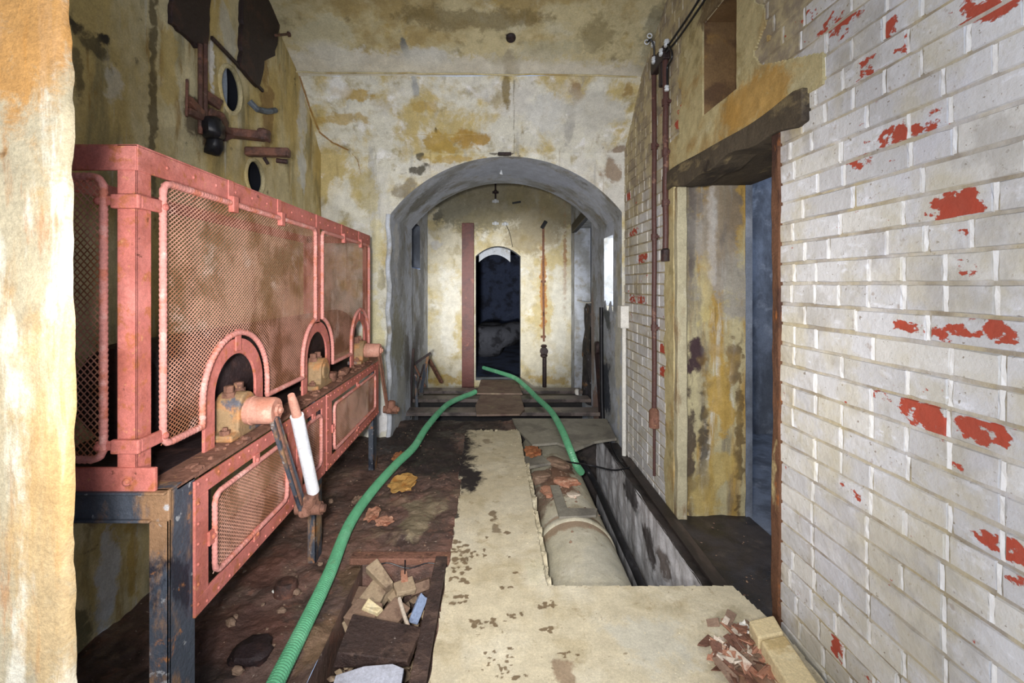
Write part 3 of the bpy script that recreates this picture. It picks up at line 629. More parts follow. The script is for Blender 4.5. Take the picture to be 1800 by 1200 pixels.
# corridor beyond the doorway
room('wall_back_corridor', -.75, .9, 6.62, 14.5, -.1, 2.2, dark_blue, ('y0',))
mb = MB()
mb.add([(DX0, YF, -.085), (DX0, 6.62, -.085), (DX0, 6.62, DSP), (DX0, YF, DSP)], [(0, 1, 2, 3)])
mb.add([(DX1, YF, -.085), (DX1, 6.62, -.085), (DX1, 6.62, DSP), (DX1, YF, DSP)], [(0, 1, 2, 3)])
q = [(DX0+(DX1-DX0)*i/16) for i in range(17)]
mb.add([(x, y, float(dz(x))) for x in q for y in (YF, 6.62)], [(2*i, 2*i+1, 2*i+3, 2*i+2) for i in range(16)])
mb.add([(DX0, YF, -.085), (DX1, YF, -.085), (DX1, 6.62, -.085), (DX0, 6.62, -.085)], [(0, 1, 2, 3)])
tag(mb.build('wall_far_door_reveal', plaster_tunnel, recalc=False), kind='structure')
# second inner arch (paler) standing further down the passage
mb = MB()
x0, x1 = on_y(842, 0, 7.3)[0], on_y(897, 0, 7.3)[0]
def iz(x): return 1.62+.12*(1-((x-(x0+x1)/2)/((x1-x0)/2))**2)
q = [x0+(x1-x0)*i/16 for i in range(17)]
mb.add([p for x in q for p in ((x, 7.3, float(iz(x))), (x, 7.3, float(iz(x))+.18))], [(2*i, 2*i+2, 2*i+3, 2*i+1) for i in range(16)])
mb.add([(-.75, 7.3, 1.9), (.9, 7.3, 1.9), (.9, 7.3, 2.2), (-.75, 7.3, 2.2)], [(0, 1, 2, 3)])
tag(mb.build('wall_passage_arch', plaster_tunnel, recalc=False), kind='structure')

# ---------------------------------------------------------------- right brick wall
DY0, DY1 = 1.755, 2.75          # door opening
NY0, NY1, NZ0, NZ1 = 2.03, 2.36, 2.13, 2.62   # niche above the door
red_spots = [(1480, 45, .7), (1560, 60, .85), (1525, 125, .9), (1590, 92, .7), (1700, 5, .3), (1750, 10, 1.1), (1500, 285, .8), (1570, 245, .95), (1640, 215, .75), (1590, 300, .5), (1680, 365, 1.05),
             (1690, 415, .62), (1700, 475, .6), (1600, 575, .78), (1650, 585, .8), (1690, 585, .8), (1750, 580, .9), (1640, 735, 1.0), (1720, 755, .98), (1770, 960, .95), (1730, 945, .9), (1790, 1010, .8), (1475, 1140, .85),
             (1558, 695, .6), (1640, 690, .55), (1720, 1, .6), (1460, 50, .8), (1700, 820, .5), (1485, 860, .5), (1525, 1190, .6), (1605, 715, .9),
             (1195, 215, 1.0), (1200, 190, .8), (1163, 618, 1.1), (1178, 598, 1.1), (1165, 655, .9), (1113, 412, .8), (1128, 452, .9), (1127, 530, .8), (1105, 350, .9), (1110, 530, .7), (1180, 405, .8),
             (1420, 30, .6), (1400, 50, .5)]
spots = [(on_x(px, py, XR), a) for px, py, a in red_spots]
rng = random.Random(5)
def redpatch():
    out = []
    for px, py, a in red_spots:
        c = on_x(px, py, XR); Yc = c[1]
        rx, ry = rads.get((px, py), (28, 14)) if px > 1350 else (9, 12)
        out.append((c, Yc*Yc*rx/(F*XR), ry*Yc/F, a))
    return out
rads = {(1480, 45): (26, 16), (1560, 60): (22, 24), (1525, 125): (20, 20), (1590, 92): (28, 12), (1500, 285): (50, 12), (1570, 245): (40, 22), (1640, 215): (45, 18), (1680, 365): (42, 30),
        (1640, 735): (50, 26), (1720, 755): (45, 24), (1770, 960): (60, 20), (1730, 945): (34, 14), (1790, 1010): (22, 26), (1475, 1140): (14, 24), (1600, 575): (30, 14), (1650, 585): (30, 16),
        (1690, 585): (24, 16), (1750, 580): (32, 24), (1525, 1190): (10, 14), (1750, 10): (40, 22)}
RP = redpatch()
def blocked(zc):
    bl = []
    if -.14 < zc < 1.95: bl.append((DY0-.02, DY1+.02))
    if NZ0-.02 < zc < NZ1+.02: bl.append((NY0, NY1))
    return bl
BV, BF, BA = [], [], []
CH = .075; z = 1.2635-CH*20
row = 0
while z < 3.45:
    zc = z+CH/2; iv = [(.3, YA)]
    for a, b in blocked(zc):
        nv = []
        for s, e in iv:
            if b <= s or a >= e: nv.append((s, e)); continue
            if a > s: nv.append((s, a))
            if b < e: nv.append((b, e))
        iv = nv
    style = rng.choice(['h', 's', 'm', 'm']) if row != 19 else 'h'
    for s, e in iv:
        y = s-(rng.choice([.0, .05, .1]) if s < .5 else 0); left = True
        while y < e-.01:
            ln = {'h': .1125, 's': .225, 'm': rng.choice([.1125, .225])}[style]*rng.uniform(.97, 1.03)
            y1 = min(y+ln, e)
            if e-y1 < .04: y1 = e
            g = .0045; a, b = max(y, s)+g, y1-g; c0, c1 = z+.0028+rng.uniform(-.0015, .0015), z+CH-.0028+rng.uniform(-.0015, .0015)
            if b-a > .02:
                xf = XR-rng.uniform(-.0015, .003); bv = .004; n0 = len(BV); xb = XR+.009
                jit = lambda: rng.uniform(-.0014, .0014)
                W, H = (6 if b-a > .15 else 3), 3
                BV += [(xb, a, c0), (xb, b, c0), (xb, b, c1), (xb, a, c1)]
                J = [jit() for _ in range(16)]
                for u in range(W+1):
                    for v in range(H+1):
                        fu, fv = u/W, v/H
                        BV.append((xf+jit()*.5, a+bv+(b-a-2*bv)*fu+J[v], c0+bv+(c1-c0-2*bv)*fv+J[u+4]*1.2))
                gi = lambda u, v: n0+4+u*(H+1)+v
                BF += [(gi(u, v), gi(u, v+1), gi(u+1, v+1), gi(u+1, v)) for u in range(W) for v in range(H)]
                BF += [(n0, *[gi(u, 0) for u in range(W+1)], n0+1), (n0+2, *[gi(u, H) for u in range(W, -1, -1)], n0+3), (n0+1, *[gi(W, v) for v in range(H+1)], n0+2), (n0+3, *[gi(0, v) for v in range(H, -1, -1)], n0)]
                yc, zz = (a+b)/2, (c0+c1)/2
                pl = rng.uniform(.0, .16)+(.12 if rng.random() < .10 else 0)
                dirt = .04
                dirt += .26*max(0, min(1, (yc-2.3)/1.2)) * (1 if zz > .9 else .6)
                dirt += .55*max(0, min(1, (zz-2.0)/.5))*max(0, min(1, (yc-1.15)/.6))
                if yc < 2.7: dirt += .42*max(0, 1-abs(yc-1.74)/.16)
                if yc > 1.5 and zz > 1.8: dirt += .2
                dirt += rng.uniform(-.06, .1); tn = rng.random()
                near = [r for r in RP if a-.01 < r[0][1] < b+.01 and abs(r[0][2]-zz) < CH/2+.004]
                for p in BV[n0:]:
                    q = pl
                    for c_, ra, rb_, am in near:
                        d_ = math.hypot((p[1]-c_[1])/max(ra, .02), (p[2]-c_[2])/max(rb_, .02)); q = max(q, (am*.66)*max(0, min(1, 1.75-d_)))
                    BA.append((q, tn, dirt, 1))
                if y1 < e-.01:      # pointed, painted-over vertical joint
                    n1 = len(BV); k0, k1 = c0+.003, c1-.003; xj = XR+.0005
                    for f_ in range(4):
                        zz_ = k0+(k1-k0)*f_/3
                        BV += [(xj+jit(), b-.001+jit(), zz_), (xj+jit(), y1+.0045+jit(), zz_)]
                    BF += [(n1+2*i_, n1+2*i_+2, n1+2*i_+3, n1+2*i_+1) for i_ in range(3)]
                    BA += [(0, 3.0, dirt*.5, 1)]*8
            y = y1
    z += CH; row += 1
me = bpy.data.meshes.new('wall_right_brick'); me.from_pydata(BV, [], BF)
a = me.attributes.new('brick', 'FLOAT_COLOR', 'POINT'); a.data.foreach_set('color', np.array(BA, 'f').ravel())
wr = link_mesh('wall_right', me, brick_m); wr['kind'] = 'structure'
# mortar bed behind the bricks, a child of the wall
def m(C):
    y, z = C[:, 1], C[:, 2]
    return ~(((y > DY0-.0) & (y < DY1+.0) & (z > -.14) & (z < 1.9)) | ((y > NY0) & (y < NY1) & (z > NZ0) & (z < NZ1)))
P = grid(.3, YA, 350, -.6, 3.45, 400, lambda u, v: (XR+.0045, u, v))
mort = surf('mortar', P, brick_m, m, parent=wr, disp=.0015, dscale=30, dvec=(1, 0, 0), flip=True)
mv = np.array([v.co[:] for v in mort.data.vertices])
dd = .46+.24*np.clip((mv[:, 1]-2.3)/1.2, 0, 1)+.55*np.clip((mv[:, 2]-2.0)/.5, 0, 1)*np.clip((mv[:, 1]-1.15)/.6, 0, 1)  # constant term paints recess shade into the joints; the rest is dirt
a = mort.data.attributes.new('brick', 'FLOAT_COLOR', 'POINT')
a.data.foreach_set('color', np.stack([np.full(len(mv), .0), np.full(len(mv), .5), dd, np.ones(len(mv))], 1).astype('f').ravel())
# niche lining
mb = MB(); D = .16
mb.add([(XR, NY0, NZ0), (XR, NY1, NZ0), (XR+D, NY1, NZ0), (XR+D, NY0, NZ0)], [(0, 1, 2, 3)])
mb.add([(XR, NY0, NZ1), (XR, NY1, NZ1), (XR+D, NY1, NZ1), (XR+D, NY0, NZ1)], [(0, 1, 2, 3)])
for y in (NY0, NY1): mb.add([(XR, y, NZ0), (XR, y, NZ1), (XR+D, y, NZ1), (XR+D, y, NZ0)], [(0, 1, 2, 3)])
mb.add([(XR+D, NY0, NZ0), (XR+D, NY1, NZ0), (XR+D, NY1, NZ1), (XR+D, NY0, NZ1)], [(0, 1, 2, 3)])
tag(mb.build('wall_right_niche', niche_m, recalc=False), kind='structure')
# cement patch round the top of the doorway
def m(C):
    y, z = C[:, 1], C[:, 2]; wob = (vnoise(C, 9, 5)-.5)*.14+(vnoise(C, 30, 6)-.5)*.04
    inn = (y > NY0) & (y < NY1) & (z > NZ0) & (z < NZ1)
    a = (y > 1.80) & (y < 2.86+wob) & (z > 1.92) & (z < 2.13+wob*.3)
    b = (y > 1.86+wob) & (y < 2.62+wob) & (z >= 2.1) & (z < 2.74+wob)
    c = (y > 1.50+wob*.1) & (y < 1.90) & (z >= 1.92) & (z < 2.03+.36*(y-1.52))
    e = (y > 2.74) & (y < 2.88+wob*.4) & (z > -.14) & (z < 2.0)
    return (a | b | c | e) & ~inn
surf('wall_right_patch', grid(1.46, 3.0, 200, -.14, 2.9, 400, lambda u, v: (XR-.008, u, v)), plaster_patch, m,
     [('e', (XR, 1.95, 2.05), (.1, .35, .16), lin(180, 138, 66), .8, 1.5), ('e', (XR, 2.6, 2.1), (.1, .12, .3), lin(196, 184, 140), .7, 1.5), ('e', (XR, 2.2, 2.68), (.1, .3, .14), lin(96, 74, 52), .8, 1.5)],
     disp=.004, dscale=20, dvec=(1, 0, 0), skirt=(.014, 0, 0), flip=True)

# doorway 1: reveal, side room, frame
stV = [SE((0, 1, 0, DY1), 1258, 440, 60, 170, lin(150, 146, 140), .8, 1.6), SE((0, 1, 0, DY1), 1219, 628, 24, 42, lin(64, 48, 50), 1, 3.5), SE((0, 1, 0, DY1), 1212, 800, 14, 120, lin(74, 62, 54), .9, 2), SE((0, 1, 0, DY1), 1300, 760, 9, 170, lin(96, 78, 50), .8, 2), SE((0, 1, 0, DY1), 1285, 350, 24, 60, lin(86, 78, 72), .85, 2), SE((0, 1, 0, DY1), 1225, 350, 16, 50, lin(96, 90, 88), .8, 2), SE((0, 1, 0, DY1), 1240, 790, 18, 100, lin(70, 62, 52), .85, 2), SE((0, 1, 0, DY1), 1262, 700, 30, 90, lin(176, 142, 62), .8, 2),
       SE((0, 1, 0, DY1), 1290, 640, 14, 60, lin(96, 72, 44), .8, 2), SE((0, 1, 0, DY1), 1240, 520, 14, 80, lin(196, 180, 120), .7, 2), SE((0, 1, 0, DY1), 1270, 380, 34, 90, lin(116, 104, 92), .7),
       SE((0, 1, 0, DY1), 1216, 420, 6, 110, lin(64, 52, 50), .8, 2), SE((0, 1, 0, DY1), 1255, 850, 40, 60, lin(180, 156, 90), .7, 2), SE((0, 1, 0, DY1), 1252, 400, 4, 100, lin(206, 206, 206), .8, 2)]
surf('door_1_reveal', grid(XR+.01, 1.52, 70, -.15, 1.95, 260, lambda u, v: (u, DY1, v)), plaster_reveal, None, stV, disp=.01, dscale=8, dvec=(0, 1, 0), seed=51)
mb = MB(); mb.box((XR+.01, DY0-.6, -.15), (1.5, DY0-.01, 1.95)); tag(mb.build('door_1_near_reveal', plaster_reveal), kind='structure')
mb = MB(); mb.box((XR+.012, DY0-.3, 1.86), (1.55, DY1+.3, 2.04)); tag(mb.build('door_1_head', timber), kind='structure')
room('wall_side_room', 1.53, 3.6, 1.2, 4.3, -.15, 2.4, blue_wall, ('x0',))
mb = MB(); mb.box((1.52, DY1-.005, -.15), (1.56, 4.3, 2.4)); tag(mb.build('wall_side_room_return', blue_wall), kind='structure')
lamp('door_room_fill', 'POINT', (2.6, 3.0, 2.0), 18, (.72, .82, 1), .15)  # added bluish fill for the room behind the doorway, no window there
# frame: posts + lintel
fr = thing('door_frame', 'old stained timber door frame with heavy lintel in the right brick wall', 'door frame', (XR, DY0, -.14))
mb = MB(); P0, P1 = [], []
n = 26
def lint(y): return XR-.022+.006*math.sin(y*11), 1.835+.012*math.sin(y*7)+.01*math.sin(y*19), 1.945+.012*math.sin(y*5+1)
vs = []
for i in range(n+1):
    y = 1.57+(2.9-1.57)*i/n; x, a, b = lint(y)
    if i == 0: a += .012; b -= .012
    vs += [(x, y, a), (x, y, b), (XR+.12, y, b), (XR+.12, y, a)]
fs = [(4*i+k, 4*i+(k+1) % 4, 4*i+4+(k+1) % 4, 4*i+4+k) for i in range(n) for k in range(4)]+[(0, 1, 2, 3), (4*n, 4*n+3, 4*n+2, 4*n+1)]
mb.add(vs, fs); mb.build('lintel', timber, fr, bevel=.005)
def post(name, x0, x1, y0, y1, z0, z1, mat, seed, parent, jit=.006):
    mb = MB(); n = 40; vs = []
    for i in range(n+1):
        z = z0+(z1-z0)*i/n
        for k, (x, y) in enumerate(((x0, y0), (x1, y0), (x1, y1), (x0, y1))):
            d = (vnoise(np.array([[k*5.1, seed, z]]), 7, seed)[0]-.5)*2*jit; e = (vnoise(np.array([[k*5.1, seed+3, z]]), 16, seed)[0]-.5)*2*jit
            vs.append((x+d, y+e, z))
    fs = [(4*i+k, 4*i+(k+1) % 4, 4*i+4+(k+1) % 4, 4*i+4+k) for i in range(n) for k in range(4)]+[(3, 2, 1, 0), (4*n, 4*n+1, 4*n+2, 4*n+3)]
    mb.add(vs, fs); return mb.build(name, mat, parent, bevel=.006)
post('near_post', XR-.008, XR+.10, DY0-.03, DY0+.02, -.14, 1.84, rust_post, 1, fr, .004)
post('far_post', XR-.004, XR+.055, DY1-.06, DY1-.0, -.14, 1.84, pale_post, 2, fr, .004)

# ---------------------------------------------------------------- floors
HX0, HX1, HY0, HY1 = -.60, -.22, 1.42, 2.08     # small open pit on the left
def m(C):
    x, y = C[:, 0], C[:, 1]
    return ~((x > HX0) & (x < HX1) & (y > HY0) & (y < HY1)) & ~((x > .21) & (y < 4.28))
WD = lin(48, 42, 42)
FL = (0, 0, 1, -.02)
stM = [SE(FL, 745, 805, 110, 90, WD, .95, 2), SE(FL, 755, 750, 150, 45, WD, .95, 2), SE(FL, 640, 770, 60, 60, WD, .8, 2), SE(FL, 370, 1150, 40, 160, WD, .8), SE(FL, 745, 905, 40, 40, lin(150, 138, 112), .8), SE(FL, 430, 1100, 110, 80, lin(116, 82, 72), .8),
       SE(FL, 470, 1000, 60, 50, lin(108, 74, 64), .7), SE(FL, 560, 1120, 40, 60, lin(130, 104, 78), .7), SE(FL, 610, 1010, 20, 60, lin(104, 84, 62), .7), SE(FL, 640, 860, 50, 40, lin(92, 68, 60), .7),
       SE(FL, 640, 1185, 70, 22, lin(160, 158, 158), .6), SE(FL, 620, 800, 40, 30, lin(60, 42, 40), .8)]
surf('floor', grid(XL, .6, 330, .3, 4.28, 560, lambda u, v: (u, v, -.022)), mud, m, stM, disp=.03, dscale=9, seed=61)
for nm, a in (('wall_trench_left', grid(1.85, 4.3, 120, -1.0, -.02, 50, lambda u, v: (.210, u, v))),):
    surf(nm, a, trench_wall_m, None, [('e', (.225, 2.3, 0), (.05, .6, .25), lin(204, 192, 150), .8, 2)], disp=.012, dscale=9, dvec=(1, 0, 0), seed=62)
TW = (1, 0, 0, .965)
stW = [SE(TW, 1190, 930, 40, 60, lin(206, 206, 208), .8, 2), SE(TW, 1110, 860, 16, 40, lin(64, 58, 58), .9, 2), SE(TW, 1140, 960, 14, 50, lin(70, 60, 56), .9, 2), SE(TW, 1080, 800, 14, 50, lin(130, 130, 136), .7),
       SE(TW, 1165, 985, 14, 30, lin(96, 76, 60), .8, 2)]
surf('wall_trench_right', grid(1.85, 4.3, 160, -1.0, -.13, 80, lambda u, v: (.965, u, v)), trench_wall_m, None, stW, disp=.014, dscale=10, dvec=(1, 0, 0), seed=63, flip=True)
surf('floor_trench', grid(.2, 1.1, 60, 1.8, 4.35, 120, lambda u, v: (u, v, -.92)), darkfloor, None, disp=.03, dscale=6)
surf('wall_trench_far', grid(.2, 1.1, 20, -1.0, -.03, 20, lambda u, v: (u, 4.28, v)), darkfloor, None)
surf('floor_doorway', grid(.96, 1.54, 60, .3, 4.0, 200, lambda u, v: (u, v, -.135)), darkfloor, None, [('e', (1.2, 2.2, -.13), (.3, .5, .1), lin(84, 72, 60), .7, 1.5)], disp=.014, dscale=8, seed=66)
# slab: strip + near platform
def m(C):
    x, y = C[:, 0], C[:, 1]; wob = (vnoise(C, 12, 8)-.5)*.03+(vnoise(C, 45, 8)-.5)*.02
    strip = (x > -.205+wob*.5-.03*(y > 3) ) & (x < .222) & (y < 3.95+wob*3+.12*(x-.0))
    plat = (x > -.205) & (x < 1.05-.11*np.clip((1.9-y)/.2, -1, 1)*0) & (y < 1.905)
    cut = (x > 1.00+(1.9-y)*.2) & (y > 1.72)
    return (strip | plat) & ~cut & (y > .8)
SL0 = (0, 0, 1, 0.0)
FP = lin(104, 82, 54)
stS = [SE(SL0, 800, 795, 70, 62, WD, 1, 2.2), SE(SL0, 815, 830, 44, 40, WD, 1, 2.2), SE(SL0, 790, 860, 40, 40, WD, 1, 2), SE(SL0, 780, 870, 30, 30, WD, .9, 2), SE(SL0, 800, 905, 8, 10, WD, .9, 2), SE(SL0, 790, 935, 10, 12, WD, .9, 2), SE(SL0, 855, 740, 40, 14, WD, .8, 2), SE(SL0, 800, 755, 26, 14, WD, .8, 2),
       SE(SL0, 868, 905, 9, 12, FP, .8, 2), SE(SL0, 872, 930, 7, 10, FP, .7, 2), SE(SL0, 858, 775, 10, 5, FP, .5, 2)]
rg = random.Random(3)
def prints(px, py, wx, wy, n):
    for _ in range(n):
        stS.append(SE(SL0, px+rg.uniform(-wx, wx), py+rg.uniform(-wy, wy), rg.uniform(3, 7), rg.uniform(2, 5), FP, .85, 2.2, .006))
for a in ((808, 1002, 18, 22, 26), (805, 968, 14, 8, 10), (810, 1052, 14, 8, 14), (850, 1096, 26, 8, 18), (960, 1062, 16, 7, 12), (962, 1106, 12, 5, 7), (830, 975, 26, 12, 10), (872, 1160, 30, 25, 16),
          (900, 1085, 20, 8, 6), (1000, 1150, 30, 8, 5), (810, 955, 14, 4, 6), (900, 1190, 30, 6, 8), (880, 980, 30, 60, 6)): prints(*a)
stS += [SE(SL0, 990, 1185, 28, 30, lin(140, 116, 92), .8, 2), SE(SL0, 1310, 1165, 90, 60, lin(146, 102, 78), .85, 1.8), SE(SL0, 1270, 1080, 60, 26, lin(150, 138, 108), .5),
        SE(SL0, 940, 1000, 20, 30, lin(206, 200, 170), .5), SE(SL0, 1150, 1130, 90, 50, lin(196, 194, 180), .6)]
o = surf('floor_slab', grid(-.32, 1.12, 240, .8, 4.1, 550, lambda u, v: (u+.008*np.sin(v*9)+.004*np.sin(v*31), v+.006*np.sin(u*23), 0)), concrete, m, stS, disp=.003, dscale=5, seed=71, skirt=(0, 0, -.07))
surf('floor_slab_edge_crumbs', grid(.205, .285, 14, 1.95, 3.3, 160, lambda u, v: (u, v, -.035)), concrete,
     lambda C: C[:, 0] < .225+.055*fbm(C, 6, 4), None or [], disp=.03, dscale=18, seed=72, skirt=(0, 0, -.12))
# under-slab trench near face
mb = MB(); mb.box((.2, 1.80, -1.0), (1.0, 1.86, -.06)); tag(mb.build('wall_trench_near', darkfloor), kind='structure')
# left pit box
PD = -.24
mb = MB()
for a, b in (((HX0, HY0), (HX1, HY0)), ((HX1, HY0), (HX1, HY1)), ((HX1, HY1), (HX0, HY1)), ((HX0, HY1), (HX0, HY0))):
    mb.add([(*a, -.02), (*b, -.02), (*b, PD-.05), (*a, PD-.05)], [(0, 1, 2, 3)])
mb.add([(HX0, HY0, PD), (HX1, HY0, PD), (HX1, HY1, PD), (HX0, HY1, PD)], [(0, 1, 2, 3)])
tag(mb.build('floor_pit', mud, recalc=False), kind='structure')
pf = thing('pit_frame', 'rusty angle iron rim set in the mud around the debris-filled pit', 'frame', (HX0, HY1, -.02))
mb = MB(); mb.beam((HX0-.06, HY1+.03, -.008), (HX1+.02, HY1+.03, -.008), .06, .03); mb.build('far_rim', rust, pf, bevel=.004)
mb = MB(); mb.beam((HX1-.02, HY0-.35, -.006), (HX1-.02, HY1+.02, -.006), .055, .03); mb.build('side_rim', wetmud, pf, bevel=.004)
mb = MB(); pts = [(HX0+.07+.30*i/14, HY1-.03, -.005+.012*math.sin(i*.7)) for i in range(15)]; mb.tube(pts, .0025, 6); mb.tube([(HX0+.2, HY1-.03, .02), (HX0+.2, HY1-.035, -.04)], .0025, 6); mb.build('loose_wire', blackrub, pf)
# far sunken floor and beams
surf('floor_far', grid(XI-.05, 1.3, 40, 4.28, 6.42, 50, lambda u, v: (u, v, -.19-.6*((v < 5.6)))), voidfloor, None, disp=.02, seed=81)
mb = MB(); mb.box((XL, 4.26, -.85), (.24, 4.30, -.03)); tag(mb.build('wall_far_pit_edge', darkfloor), kind='structure')
for i, (y0, y1, zt, lab) in enumerate(((4.50, 4.70, -.005, 'nearest dirty steel beam across the far floor pit under the board'), (5.04, 5.22, -.01, 'middle dirty steel beam across the far floor pit'), (5.52, 5.70, -.03, 'farthest dirty steel beam, closest to the dark doorway'))):
    mb = MB(); x0, x1 = XI+.01, AX1-.01
    mb.box((x0, y0, zt-.02), (x1, y1, zt)); mb.box((x0, y0, zt-.035), (x1, y0+.012, zt-.02)); mb.box((x0, y1-.012, zt-.035), (x1, y1, zt-.02))
    tag(mb.build('steel_beam', beam_m, bevel=.003), lab, 'beam')
def sheet(name, poly, z, th, mat, label, cat, jitz=.0, bev=.003):
    mb = MB(); mb.prism([(x, y, z+random.uniform(-jitz, jitz)) for x, y in poly], (0, 0, -th))
    return tag(mb.build(name, mat, bevel=bev), label, cat)
sheet('walkway_board', [(-.165, 4.36), (.25, 4.38), (.31, 4.55), (.30, 5.16), (-.15, 5.14), (-.19, 4.7)], .015, .018, board_m, 'pinkish brown board bridging the beams nearest the camera', 'board')
sheet('walkway_board', [(-.20, 5.24), (.33, 5.22), (.30, 5.95), (-.17, 5.98)], .012, .018, board_m, 'brown board lying just before the dark far doorway', 'board')
sheet('cover_board', [(.19, 4.02), (.17, 4.25), (1.05, 4.24), (1.0, 3.70), (.80, 3.62), (.62, 3.45), (.50, 3.60), (.30, 3.55)], .012, .02, sheet_m, 'pale grey broken board covering the far end of the floor trench', 'board')
sheet('scrap_board', [(.22, 3.25), (.42, 3.34), (.35, 3.52), (.19, 3.46)], -.045, .02, sheet_m, 'small pale board scrap tipped over the far end of the trench pipe', 'board', .006)

# ---------------------------------------------------------------- near left stone jamb
n = 160; zs = np.linspace(-.4, 2.3, n+1)
edge = -.742-.018*(zs-1.3)/1.0*-1*0-.02*(zs-.4)*.55+.010*(vnoise(np.stack([zs*0, zs*0, zs], 1), 9, 9)-.5)+.006*(vnoise(np.stack([zs*0+4, zs*0, zs], 1), 30, 9)-.5)
nx = 90
P = np.zeros((nx+1, n+1, 3)); t = np.linspace(0, 1, nx+1)
for i, tt in enumerate(t):
    if tt < .85:
        a = tt/.85; P[i, :, 0] = -1.5+a*(edge+.0+1.5-.018); P[i, :, 1] = .80
    elif tt < .92:
        a = (tt-.85)/.07*math.pi/2; P[i, :, 0] = edge-.018+.018*math.sin(a); P[i, :, 1] = .818-.018*math.cos(a)
    else:
        a = (tt-.92)/.08; P[i, :, 0] = edge-a*.22; P[i, :, 1] = .818+a*.10
    P[i, :, 2] = zs
surf('wall_front_left_jamb', P, plaster_jamb, None, [('e', (-.85, .8, 1.66), (.16, .2, .30), lin(196, 138, 64), .85, 1.6), ('e', (-.78, .8, .9), (.1, .2, .5), lin(196, 160, 104), .6, 1.5), ('e', (-.865, .8, 1.485-.0), (.008, .1, .012), BRN, .9, 3)], disp=.004, dscale=22, dvec=(0, -1, 0), seed=91)
print('STRUCT', len(BF))
# ---------------------------------------------------------------- the red mesh-guarded machine
XC, YC0, YC1, ZB, ZT = -.90, 1.147, 3.30, .735, 1.61     # cage
XT, YT0, YT1, ZTB = -.82, 1.15, 3.24, .724              # table frame
CI = -1.36
M = thing('screening_machine', 'long salmon-red iron machine with wire mesh guards standing on angle-iron legs', 'machine', (-1.1, 2.2, -.02))
ARCH = [1.585, 2.31, 3.03]; RI, RO, RB = .125, .178, .198; ZA = .895      # arch centre height
def rrect(u0, u1, v0, v1, r, k=6):
    pts = []
    for cx, cy, a0 in ((u1-r, v1-r, 0), (u0+r, v1-r, 90), (u0+r, v0+r, 180), (u1-r, v0+r, 270)):
        for i in range(k+1):
            t = math.radians(a0+90*i/k); pts.append((cx+r*math.cos(t), cy+r*math.sin(t)))
    return pts
def densify(pts, d, closed=False):
    out = []; n = len(pts)
    for i in range(n if closed else n-1):
        a, b = Vector(pts[i]), Vector(pts[(i+1) % n]); k = max(1, int((b-a).length/d))
        for j in range(k): out.append(a+(b-a)*(j/k))
    if not closed: out.append(Vector(pts[-1]))
    return out
def wrapbar(mb, pts, r, closed):
    q = densify(pts, .0045, closed); mb.tube(q, r, 10, closed=closed, rf=lambda i: r*(1.0+.11*math.sin(i*math.pi/1.5)))
def expmesh(mb, u0, u1, v0, v1, inside, to3, cu=.0175, cv=.0125, wd=.0032, dep=(0, 0, 0)):
    """expanded metal: zig-zag strands; to3(u, v, d) -> world"""
    nr = int((v1-v0)/(cv/2)); nc = int((u1-u0)/(cu/2))
    for j in range(nr):
        v = v0+j*cv/2
        for i in range(nc):
            if (i+j) % 2: ua, va, ub, vb = u0+i*cu/2, v+cv/2, u0+(i+1)*cu/2, v
            else: ua, va, ub, vb = u0+i*cu/2, v, u0+(i+1)*cu/2, v+cv/2
            if not inside((ua+ub)/2, (va+vb)/2): continue
            if (j % 2) : pass
            dv = vb-va; du = ub-ua; L = math.hypot(du, dv); nx_, nv_ = -dv/L*wd/2, du/L*wd/2
            mb.add([to3(ua-nx_, va-nv_, .0002), to3(ub-nx_, vb-nv_, .0002), to3(ub+nx_, vb+nv_, -.0003), to3(ua+nx_, va+nv_, -.0003)], [(0, 1, 2, 3)])
to_side = lambda u, v, d: (XC+.006+d, u, v)
# corner posts (angle iron)
def angle_post(name, x, y, sx, sy, z0, z1, mat, w=.05, t=.006, parent=M, w2=None):
    mb = MB(); w2 = w2 or w
    xs = sorted((x, x+sx*w)); ys = sorted((y, y+sy*t)); mb.box((xs[0], ys[0], z0), (xs[1], ys[1], z1))
    xs = sorted((x, x+sx*t)); ys = sorted((y, y+sy*w2)); mb.box((xs[0], ys[0], z0), (xs[1], ys[1], z1))
    return mb.build(name, mat, parent, bevel=.0025)
angle_post('corner_post', XC, YC0, -1, 1, ZB, ZT, redp, .05)
angle_post('corner_post', XC, YC1, -1, -1, ZB, ZT, redp, .05)
angle_post('corner_post', CI, YC0, 1, 1, ZB, ZT, redp, .05)
angle_post('corner_post', CI, YC1, 1, -1, ZB, ZT, redp, .05)
# rails
mb = MB(); mb.box((XC-.006, YC0, ZT-.062), (XC+.003, YC1, ZT)); mb.box((XC-.05, YC0, ZT-.004), (XC+.003, YC1, ZT+.004))
for y in np.arange(1.25, 3.25, .11): mb.rivet((XC+.003, y, ZT-.03), (1, 0, 0), .006, .004)
for y in (1.55, 1.90, 2.31, 2.69, 3.03): mb.box((XC+.003, y-.017, ZT-.066), (XC+.007, y+.017, ZT+.004))
mb.build('top_rail', redp, M, bevel=.002)
mb = MB(); mb.box((CI, YC0-.003, ZT-.062), (XC, YC0+.006, ZT)); mb.box((CI, YC0, ZT-.004), (XC+.002, YC0+.05, ZT+.004)); mb.build('top_rail', redp, M, bevel=.002)
mb = MB(); mb.box((CI, YC1-.006, ZT-.05), (XC, YC1, ZT)); mb.build('top_rail', redp, M, bevel=.002)
mb = MB(); mb.box((CI-.004, YC0, ZT-.05), (CI+.004, YC1, ZT)); mb.build('top_rail', redp, M, bevel=.002)
